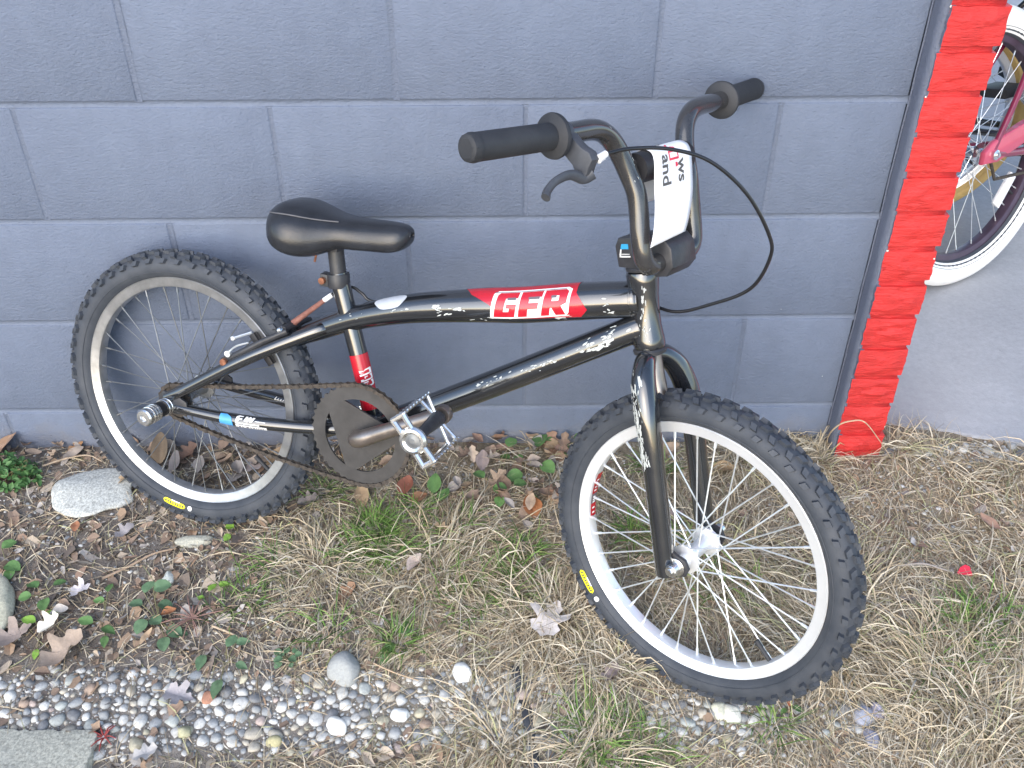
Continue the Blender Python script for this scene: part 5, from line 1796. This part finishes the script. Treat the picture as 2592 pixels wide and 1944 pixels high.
# ---------------------------------------------------------------- fallen leaves
def leafmat(c, edge=None):
    m = NT('fallen_leaf_tissue')
    f = m.noise(90, 5, .7); g = m.noise(22, 3)
    e = edge or tuple(v * .72 for v in c)
    base = m.mix(m.ramp(g, [(.35, (0, 0, 0)), (.7, (1, 1, 1))]), c, e)
    base = m.mix(.45, base, m.ramp(f, [(.3, tuple(v * .65 for v in c)), (.7, tuple(min(1, v * 1.2) for v in c))]))
    m.set(Base__Color=base, Roughness=.72, Specular__IOR__Level=.3)
    m.bump(m.noise(170, 4), .5, .0015)
    return m.m


OVAL = [(0, 0), (.12, .10), (.3, .235), (.5, .27), (.7, .21), (.86, .11), (1, 0)]
MAPLE = [(0, .0), (.02, .035), (.10, .10), (.04, .26), (.16, .25), (.22, .36), (.30, .26), (.36, .17), (.46, .33), (.52, .50), (.60, .38), (.70, .42), (.66, .24), (.60, .12), (.72, .15), (.80, .20), (.84, .10), (.92, .09), (1., 0)]
LOBED = [(0, 0), (.10, .05), (.14, .18), (.26, .25), (.32, .13), (.42, .15), (.46, .30), (.58, .33), (.62, .15), (.72, .14), (.80, .22), (.88, .16), (.92, .06), (1, 0)]


def fallen_leaf(label, u, v, ln, rot, tilt, shape, c, curl=.5, lift=.006, asp=1., stem=True, roll=0., seed=0, edge=None, group=None):
    half = {'oval': OVAL, 'maple': MAPLE, 'lobed': LOBED}[shape]
    rr = random.Random(seed * 31 + int(u) * 7 + int(v))
    pts = []
    for sgn in (1, -1):
        hh = half if sgn == 1 else half[::-1][1:-1]
        for (x, y) in hh: pts.append((x + rr.uniform(-.015, .015), sgn * y * asp * rr.uniform(.9, 1.1)))
    n = len(pts)
    V = []
    rings = (1., .66, .33)
    for k in rings:
        for (x, y) in pts: V.append((.5 + (x - .5) * (k * .94 + .06), y * k))
    V.append((.5, 0))
    w1, w2 = rr.uniform(3, 6), rr.uniform(0, 6)
    V2 = []
    for (x, y) in V:
        z = curl * (y * y * 2.2 + abs(y) * .35) + curl * .35 * (x - .5) ** 2 * 2 + .035 * math.sin(x * w1 * 2 + w2) + .03 * math.sin(y * 14 + w2)
        V2.append(np.array([x - .5, y, z]) * ln)
    Fc = []
    for r_ in range(len(rings) - 1):
        for i in range(n):
            j = (i + 1) % n
            Fc.append((r_ * n + i, r_ * n + j, (r_ + 1) * n + j, (r_ + 1) * n + i))
    for i in range(n): Fc.append(((len(rings) - 1) * n + i, (len(rings) - 1) * n + (i + 1) % n, len(V) - 1))
    p = gpx(u, v)
    Rm = np.array((Matrix.Rotation(rot, 3, 'Z') @ Matrix.Rotation(tilt, 3, 'Y') @ Matrix.Rotation(roll, 3, 'X')))
    W_ = np.array([Rm @ q for q in V2])
    W_[:, 2] -= W_[:, 2].min()
    W_ = W_ + p + np.array([0, 0, lift])
    W_[:, 1] = np.minimum(W_[:, 1], -.004)
    o = obj('fallen_leaf', W_, Fc, leafmat(c, edge), None, 'all')
    sm = o.modifiers.new('smooth', 'SUBSURF'); sm.levels = 1; sm.render_levels = 1
    tag(o, label, 'leaf', group or 'fallen leaves on the ground')
    if stem:
        s0 = W_[0]; dr = Rm @ np.array([-1., rr.uniform(-.3, .3), .0])
        mb = MB(); mb.add(tube([s0, s0 + dr * ln * .18, s0 + dr * ln * .38 + np.array([0, 0, -.001])], .0008, 5)); mb.build('leaf_stalk', M['straw_stem'], o)
    return o


M['straw_stem'] = simple('dry_stem', (.36, .27, .16), .75)
TAN, PALE, BROWN, ORANGE, GREY, WHITE, RED = (.36, .26, .165), (.52, .44, .37), (.21, .13, .085), (.36, .15, .065), (.33, .30, .28), (.66, .60, .53), (.30, .12, .08)
LV = [
    ('pale maple leaf with sharp lobes lying on the straw left of the front tyre', 1392, 1582, .082, 1.15, 0, 'maple', (.76, .69, .64), .35, .012, 1.),
    ('pale pinkish oval leaf on the grass below the pedal', 1052, 1438, .042, .9, -.3, 'oval', (.50, .42, .38), .9, .010, 1.1),
    ('small tan curled leaf above the pale pinkish leaf', 1118, 1352, .036, -.3, .1, 'lobed', TAN, .8, .010, 1.),
    ('orange brown broad leaf standing left of the front tyre', 1345, 1292, .056, 1.8, -.35, 'oval', ORANGE, .5, .004, 1.3),
    ('reddish brown leaf below the chainring', 1028, 1236, .052, 1.3, -.25, 'oval', RED, .5, .006, 1.2),
    ('orange brown leaf right below the reddish leaf', 1062, 1268, .040, .6, -.1, 'oval', (.34, .18, .10), .5, .006, 1.2),
    ('tan leaf standing in the grass under the chain', 918, 1262, .058, 1.7, -.6, 'oval', TAN, .6, .0, .9),
    ('rounded grey leaf right of the green blade below the pedal', 1154, 1243, .038, .4, -.3, 'oval', GREY, .4, .006, 1.5),
    ('grey crumpled leaf right of the rear tyre', 783, 1278, .046, .2, -.2, 'lobed', (.30, .26, .24), .5, .006, 1.4),
    ('tan curled leaf between the pedal and the green weed', 1262, 1222, .048, .8, -.3, 'lobed', (.40, .30, .22), .9, .006, 1.1),
    ('white edged curled leaf beside the green weed', 1352, 1228, .034, 2.2, .3, 'oval', (.62, .52, .44), 1.1, .008, 1.),
    ('grey brown leaf leaning on the wall right of the pedal', 1222, 1178, .048, 1.5, -.6, 'oval', (.27, .22, .21), .4, .0, 1.1),
    ('brown dry leaf touching the left side of the front tyre', 1396, 1130, .060, 1.5, -.7, 'lobed', (.33, .21, .15), .6, .0, .9),
    ('yellow and orange leaf seen through the chainring opening', 882, 1160, .046, 1.5, -.9, 'oval', (.62, .38, .05), .3, .0, 1., (.55, .16, .09)),
    ('tan folded leaf seen through the chainring, right opening', 985, 1178, .044, .2, -.3, 'oval', (.36, .26, .19), 1.0, .006, 1.),
    ('big pointed tan leaf standing behind the rear rim', 414, 1160, .070, 1.45, -.95, 'oval', (.34, .25, .17), .35, .0, 1.),
    ('lavender grey narrow leaf right of the big pointed leaf', 446, 1182, .052, 1.3, -.7, 'oval', (.38, .33, .31), .4, .0, .8),
    ('long pale leaf lying across the lower right of the rear rim', 632, 1196, .062, .15, -.1, 'lobed', (.50, .43, .41), .5, .008, .8),
    ('brown leaf by the wall left of the rear tyre', 198, 1136, .040, .5, -.4, 'lobed', (.33, .19, .10), .6, .002, 1.1),
    ('large brown leaf at the wall behind the left bush', 26, 1142, .080, .3, -.7, 'oval', (.30, .20, .14), .4, .0, 1.2),
    ('small orange brown leaf below the grey granite stone', 196, 1342, .024, 1.6, -.3, 'oval', (.34, .16, .09), .5, .008, 1.3),
    ('pale grey leaf lying below the tyre label', 318, 1352, .042, .9, -.1, 'lobed', (.36, .33, .33), .4, .008, 1.2),
    ('pale lavender torn leaf above the weeds at left', 212, 1505, .040, .3, -.3, 'maple', (.58, .54, .54), .5, .010, 1.),
    ('cream white broken leaf at the left', 136, 1600, .048, .5, -.5, 'lobed', (.76, .72, .62), .5, .014, 1.4),
    ('large curled tan leaf at the lower left above the gravel', 168, 1660, .085, 1.0, -.15, 'lobed', (.46, .36, .28), .9, .008, 1.2),
    ('brown lobed leaf at the left edge above the gravel', 44, 1618, .062, .6, -.1, 'maple', (.36, .29, .25), .5, .008, 1.),
    ('narrow tan leaf pointing down between the weeds', 374, 1622, .038, 1.2, -.1, 'oval', (.50, .36, .23), .4, .012, .6),
    ('orange brown leaf touching the green weed', 432, 1562, .030, .3, -.1, 'oval', (.34, .15, .07), .7, .012, 1.1),
    ('pale lavender grey leaf lying in the middle of the gravel', 458, 1772, .052, -.3, .05, 'maple', (.46, .42, .42), .4, .010, 1.),
    ('pale leaf near the bottom edge right of the slab', 372, 1918, .042, .4, -.1, 'lobed', (.48, .46, .44), .3, .008, 1.2),
    ('brown leaf in the straw left of the middle', 880, 1510, .044, .9, -.2, 'lobed', (.30, .18, .11), .7, .008, 1.1),
    ('tan leaf lying behind the right side of the front wheel', 1832, 1200, .062, -.15, -.1, 'oval', (.45, .31, .17), .6, .010, .9),
    ('tan leaf framed between the fork legs', 1690, 1150, .058, .3, -.3, 'oval', (.46, .34, .24), .6, .006, 1.2),
    ('small grey leaf framed low between the fork legs', 1708, 1318, .040, .5, -.2, 'oval', (.34, .27, .24), .5, .008, 1.2),
    ('small rust coloured leaf under the front tyre', 1993, 1786, .020, 1.5, -.4, 'oval', (.40, .15, .08), .5, .010, 1.),
    ('brown leaf on the bare soil at the right', 2500, 1330, .048, 2.2, -.2, 'oval', (.34, .21, .15), .6, .008, .9),
    ('grey brown curled leaf below the front tyre at left', 1545, 1712, .040, .8, -.2, 'lobed', (.26, .21, .20), .8, .008, 1.2),
    ('white curled leaf with dark hollow beside the torn leaf', 160, 1562, .034, .2, -.2, 'oval', (.60, .55, .50), 1.3, .008, 1.2),
]
for r_ in LV:
    fallen_leaf(*r_[:11], edge=(r_[11] if len(r_) > 11 else None))

# more dry leaves piled along the foot of the wall: nothing tells these apart
for i in range(84):
    if i < 30: u, v = random.uniform(300, 700), random.uniform(1120, 1240)
    elif i < 36: u, v = random.uniform(20, 240), random.uniform(1130, 1200)
    elif i < 66: u, v = random.uniform(1130, 1430), random.uniform(1112, 1300)
    else: u, v = random.uniform(700, 1430), random.uniform(1118, 1160)
    c = random.choice([(.27, .19, .14), TAN, (.33, .24, .18), (.36, .27, .20), GREY, (.30, .19, .14), (.44, .36, .29)])
    lab = ('dry leaf piled behind the spokes of the rear wheel' if i < 30 else 'dry leaf in the litter between the left bush and the rear tyre' if i < 36 else 'dry leaf in the heap between the pedal and the front tyre' if i < 66 else 'dry leaf lying tight against the foot of the wall behind the crank')
    fallen_leaf(lab, u, v, random.uniform(.024, .050), random.uniform(0, 6.28), random.uniform(-.9, .35), random.choice(['oval', 'lobed', 'oval']), c, random.uniform(.3, 1.), random.uniform(.002, .012) + (.006 if i >= 36 else 0), random.uniform(.8, 1.4), False, seed=i, group='dry leaves in the litter' if i < 30 else 'dry leaves by the bush' if i < 36 else 'dry leaves by the pedal' if i < 66 else 'dry leaves at the wall foot')


# ---------------------------------------------------------------- green weeds
def mk_green(name, c):
    m = NT(name)
    oi = m.n('ShaderNodeObjectInfo')
    f = m.noise(120, 4)
    base = m.ramp(f, [(.3, tuple(v * .75 for v in c)), (.7, tuple(v * 1.2 for v in c))])
    base = m.mix(m.ramp(oi.outputs['Random'], [(0, (0, 0, 0)), (1, (.7, .7, .7))]), base, tuple(min(1, v * 1.7) for v in c))
    m.set(Base__Color=base, Roughness=.55, Specular__IOR__Level=.4)
    m.bump(m.noise(300, 3), .3, .001)
    return m.m


M['weed'] = mk_green('weed_green', (.085, .165, .052))
M['weed_blue'] = mk_green('weed_bluegreen', (.085, .145, .075))
M['weed_bright'] = mk_green('weed_bright', (.15, .27, .04))
M['stem_green'] = simple('weed_stem', (.16, .15, .07), .6)
ROUND = [(0, 0), (.05, .16), (.16, .32), (.36, .43), (.58, .42), (.78, .32), (.92, .17), (1, 0)]
OVATE = [(0, 0), (.10, .18), (.28, .30), (.5, .31), (.72, .22), (.88, .11), (1, 0)]


def green_leaf_mesh(half, mat):
    pts = [(x, y) for x, y in half] + [(x, -y) for x, y in half[::-1][1:-1]]
    n = len(pts); V = []
    for k in (1., .55):
        for x, y in pts: V.append((.5 + (x - .5) * k, y * k))
    V.append((.5, 0))
    P = [(x, y, .30 * abs(y) - .28 * (x - .25) ** 2 + .03 * math.sin(9 * x)) for x, y in V]
    Fc = [(i, (i + 1) % n, n + (i + 1) % n, n + i) for i in range(n)] + [(n + i, n + (i + 1) % n, 2 * n) for i in range(n)]
    return mesh_data('leaf', P, Fc, mat, 'all')


GL = {(s, m): green_leaf_mesh(ROUND if s == 'round' else OVATE, M[m]) for s in ('round', 'ovate') for m in ('weed', 'weed_blue', 'weed_bright')}


def weed(label, leaves, shape, mat, seed, name='weed'):
    """leaves: (u, v, length m, heading, pitch, height m)"""
    rr = random.Random(seed)
    P = [gpx(l[0], l[1]) for l in leaves]
    base = np.mean(P, axis=0); base[2] = gz(base[0], base[1])
    root = empty(name, base)
    tag(root, label, 'weed', 'green weeds in the litter')
    for l, p in zip(leaves, P):
        o = bpy.data.objects.new('leaf', GL[(shape, mat)])
        col.objects.link(o)
        loc = (p[0], min(p[1], -.012), p[2] + l[5])
        o.location = loc; o.rotation_euler = (rr.uniform(-.25, .25), l[4], l[3]); o.scale = (l[2],) * 3
        attach(o, root, loc)
    mb = MB()
    for l, p in zip(leaves, P): mb.add(tube([base + np.array([rr.uniform(-.004, .004), rr.uniform(-.004, .004), -.002]), (base + p) / 2 + np.array([0, 0, l[5] * .6]), np.array([p[0], min(p[1], -.012), p[2] + l[5]])], .0008, 5))
    mb.build('stem', M['stem_green'], root)
    return root


def lv(cx, cy, n, spread, ln, seed, hmax=.02):
    rr = random.Random(seed); out = []
    for i in range(n):
        t = 2 * math.pi * i / n + rr.uniform(-.4, .4); r = spread * rr.uniform(.25, 1.)
        out.append((cx + r * math.cos(t), cy - r * .62 * math.sin(t), ln * rr.uniform(.65, 1.15), t + rr.uniform(-.4, .4), rr.uniform(-.25, .25), rr.uniform(.005, hmax)))
    return out


weed('bluish green weed with stacked round leaves in the middle of the left litter', [(372, 1520, .026, 1.2, -.2, .02), (395, 1512, .030, .3, -.1, .022), (365, 1545, .024, 3.0, -.1, .014), (405, 1542, .026, -.2, .1, .016), (372, 1578, .028, -1.9, .1, .012), (410, 1590, .026, 2.6, 0, .012), (430, 1602, .028, -.5, .1, .012), (420, 1622, .026, -1.4, .1, .010), (445, 1615, .022, .1, .1, .010)], 'round', 'weed_blue', 1)
weed('green weed with pale leaves below the lavender torn leaf', [(100, 1500, .024, 2.6, 0, .012), (120, 1530, .026, -1.3, 0, .014), (85, 1520, .022, 3.4, 0, .012), (140, 1495, .022, .4, -.1, .014)], 'round', 'weed', 2)
weed('small bright green weed at the left of the cream leaf', [(95, 1585, .028, 2.9, -.1, .010), (118, 1575, .024, .6, -.1, .012), (98, 1650, .018, -1.6, .2, .008)], 'ovate', 'weed_bright', 3)
weed('green leaf cluster left of the narrow tan leaf', [(240, 1588, .030, 2.9, -.1, .012), (262, 1600, .028, -.4, 0, .012), (270, 1618, .022, -1.4, .1, .010), (278, 1512, .022, 1.6, 0, .014), (268, 1530, .022, 3.0, 0, .010)], 'ovate', 'weed', 4)
weed('dark green weed with broad leaves at the upper edge of the gravel', [(520, 1668, .030, -1.7, 0, .012), (578, 1652, .028, 1.1, -.1, .014), (600, 1640, .024, .2, 0, .012), (562, 1728, .034, -1.8, .1, .008), (600, 1690, .022, -.4, .1, .010)], 'ovate', 'weed_blue', 5)
weed('pale clover like weed left of the round grey cobble', lv(728, 1672, 9, 24, .014, 6, .012), 'round', 'weed_blue', 6)
weed('broad green leaf against the wall left of the front tyre', [(1400, 1098, .044, 2.8, -.2, .016), (1448, 1098, .050, .1, -.2, .020), (1418, 1120, .034, -1.2, .1, .010)], 'ovate', 'weed', 7)
weed('bright green weed with rounded leaves below the broad green leaf', [(1362, 1150, .034, 1.4, -.2, .020), (1372, 1186, .034, -.9, 0, .016), (1322, 1208, .034, 3.6, .1, .012), (1290, 1170, .022, 2.6, 0, .010), (1345, 1258, .020, -1.2, .1, .008), (1318, 1178, .022, 2., 0, .012)], 'round', 'weed', 8)
weed('low green weed in the leaves between the pedal and the broad green leaf', [(1225, 1225, .026, 2.4, -.1, .016), (1250, 1245, .030, -.6, 0, .016), (1288, 1150, .028, 1.2, -.2, .020), (1300, 1240, .026, .2, 0, .016), (1265, 1270, .024, -1.6, .1, .014)], 'round', 'weed', 19)
weed('tiny bright green weed touching the bottom of the rear tyre', [(612, 1332, .026, .5, -.3, .012), (595, 1345, .018, 3., -.1, .008), (585, 1360, .016, -2.2, .1, .006)], 'round', 'weed_bright', 9)
weed('green leaf at the left edge below the bush', [(8, 1396, .026, .6, -.1, .012), (18, 1440, .030, -.3, 0, .010), (28, 1450, .022, -1.2, 0, .008)], 'round', 'weed', 10)
weed('ragged green blade leaf below the pedal', [(1098, 1258, .044, 1.5, -.5, .008), (1112, 1275, .034, 1.0, -.3, .006)], 'ovate', 'weed', 11)
weed('yellowing small weed in the litter right of the twig', [(530, 1505, .020, 1., -.1, .010), (556, 1492, .020, .2, -.1, .012), (520, 1520, .016, 3.2, 0, .008)], 'ovate', 'weed_bright', 12)
weed('small green weed under the front tyre', [(2003, 1798, .020, -.4, 0, .008), (1988, 1800, .014, -2.4, 0, .006)], 'ovate', 'weed', 13)
weed('small green weed left of the maple leaf', [(1000, 1640, .026, -2.6, .1, .008), (1022, 1618, .030, 1.3, -.2, .010), (985, 1662, .024, -2.2, .1, .006)], 'ovate', 'weed', 14)

# dense low bush at the left edge
bp = gpx(22, 1205); root = empty('low_bush', bp); tag(root, 'dense low green bush at the left edge by the wall', 'bush')
mb = MB(); rr = random.Random(4)
for i in range(330):
    t = rr.uniform(0, 6.28); e = math.acos(rr.uniform(0., 1.)); r = rr.uniform(.6, 1.)
    c = bp + np.array([.072 * r * math.sin(e) * math.cos(t), .042 * r * math.sin(e) * math.sin(t) - .01, .060 * r * math.cos(e) + .002])
    c[1] = min(c[1], -.01)
    dn = nz(np.array([math.sin(e) * math.cos(t), math.sin(e) * math.sin(t), math.cos(e) + .5]) + np.array([rr.gauss(0, .5), rr.gauss(0, .5), rr.gauss(0, .4)]))
    a_, b_ = perp(dn); q = rr.uniform(0, 6.28); A_ = math.cos(q) * a_ + math.sin(q) * b_; B_ = np.cross(dn, A_); s = rr.uniform(.007, .014)
    mb.add(([c - A_ * s * .6, c - A_ * s * .1 + B_ * s * .42 + dn * s * .12, c + A_ * s * .5 + B_ * s * .25 + dn * s * .08, c + A_ * s * .8, c + A_ * s * .5 - B_ * s * .25 + dn * s * .08, c - A_ * s * .1 - B_ * s * .42 + dn * s * .12, c + dn * -.0005], [(0, 1, 6), (1, 2, 6), (2, 3, 6), (3, 4, 6), (4, 5, 6), (5, 0, 6)]))
fo = mb.build('foliage', mk_green('bush_green', (.065, .15, .045)), root, False); fo['kind'] = 'stuff'
mb = MB()
for i in range(16):
    t = rr.uniform(0, 6.28)
    mb.add(tube([bp + np.array([0, -.008, -.003]), bp + np.array([.03 * math.cos(t), .018 * math.sin(t) - .01, .03]), bp + np.array([.055 * math.cos(t), .028 * math.sin(t) - .014, .045])], .0011, 5))
mb.build('stem', M['stem_green'], root)

# dead reddish rosette and the red weed by the slab
for lab, u, v, n_, ln, c in (('dead reddish rosette of thin stems in the litter', 488, 1570, 15, .052, (.26, .15, .12)), ('small dark red weed at the corner of the slab', 266, 1872, 9, .026, (.28, .045, .04))):
    p = gpx(u, v); root = empty('dead_rosette' if n_ > 10 else 'red_weed', p); tag(root, lab, 'weed')
    for i in range(n_):
        t = 2 * math.pi * i / n_ + rr.uniform(-.2, .2); l = ln * rr.uniform(.6, 1.15)
        mb = MB(); mb.add(tube(spline([p + np.array([0, 0, .003]), p + np.array([.5 * l * math.cos(t), .5 * l * math.sin(t), .010]), p + np.array([l * math.cos(t), l * math.sin(t), .004 + rr.uniform(0, .008)])], 3), [.0016, .0012, .0007], 5))
        mb.build('dead_stem', simple('dead_stem', c, .7) if i == 0 else bpy.data.materials['dead_stem' if n_ > 10 else 'dead_stem.001'], root)

# twigs and single stalks
tw_ = [('straight pale twig lying in the litter at left', [(262, 1474), (330, 1440), (390, 1410), (448, 1394)], .0024, .008, (.33, .24, .17)),
       ('thin twig curving beside the grey granite stone', [(112, 1192), (170, 1172), (225, 1162), (262, 1178)], .0019, .012, (.40, .31, .22)),
       ('pale straight stalk lying above the gravel', [(540, 1595), (585, 1612), (625, 1632)], .0021, .008, (.46, .36, .25)),
       ('thin fallen stalk lying across the gravel', [(948, 1690), (1000, 1712), (1060, 1732)], .0014, .010, (.45, .33, .22)),
       ('upright thin stalk at the right end of the gravel', [(1266, 1640), (1266, 1700), (1263, 1768)], .0012, .012, (.46, .39, .27)),
       ('slanting thin stalk crossing the right end of the gravel', [(1212, 1698), (1252, 1752), (1300, 1812)], .0012, .012, (.42, .34, .24)),
       ('curved twig lying under the red scrap', [(2278, 1444), (2330, 1440), (2372, 1452), (2410, 1462)], .0020, .010, (.34, .30, .27)),
       ('thin stalk at the far right of the soil', [(2420, 1270), (2490, 1262), (2560, 1245)], .0013, .012, (.44, .36, .26))]
for lab, px, r_, h_, c in tw_:
    pts = [gpx(*q) + np.array([0, 0, h_]) for q in px]
    mb = MB(); mb.add(tube(spline(pts, 5), [r_, r_ * .9, r_ * .6], 7))
    tag(mb.build('twig', simple('twig_bark', c, .8, 0, .25, 120, .3, 300)), lab, 'twig')
# arched dry stalk in front of the brick column
pa, pb = gpx(2090, 1126), gpx(2262, 1172)
an = np.array([0, 1., 0])
pts = [pa, plpx(2100, 1098, (0, -.065, 0), an), plpx(2123, 1076, (0, -.075, 0), an), plpx(2152, 1066, (0, -.08, 0), an), plpx(2188, 1068, (0, -.085, 0), an), plpx(2224, 1112, (0, -.085, 0), an), pb]
mb = MB(); mb.add(tube(spline(pts, 6), [.0024, .0022, .0018, .0014], 6, flat=.5))
tag(mb.build('dry_stalk', simple('dry_stalk_skin', (.50, .38, .24), .7)), 'arched dry grass stalk in front of the red brick column', 'stalk')

# scrap of red plastic
p = gpx(2434, 1462)
o = obj('plastic_scrap', *plate([(-.014, -.002), (-.004, .008), (.006, .011), (.012, .006), (.011, -.010), (.002, -.008)], p + np.array([0, 0, .014]), nz([1, .1, .15]), nz([-.1, .95, .35]), nz([-.14, -.36, .92]), .0012), simple('red_plastic', (.62, .03, .06), .4))
tag(o, 'small torn scrap of red plastic on the straw at right', 'scrap')
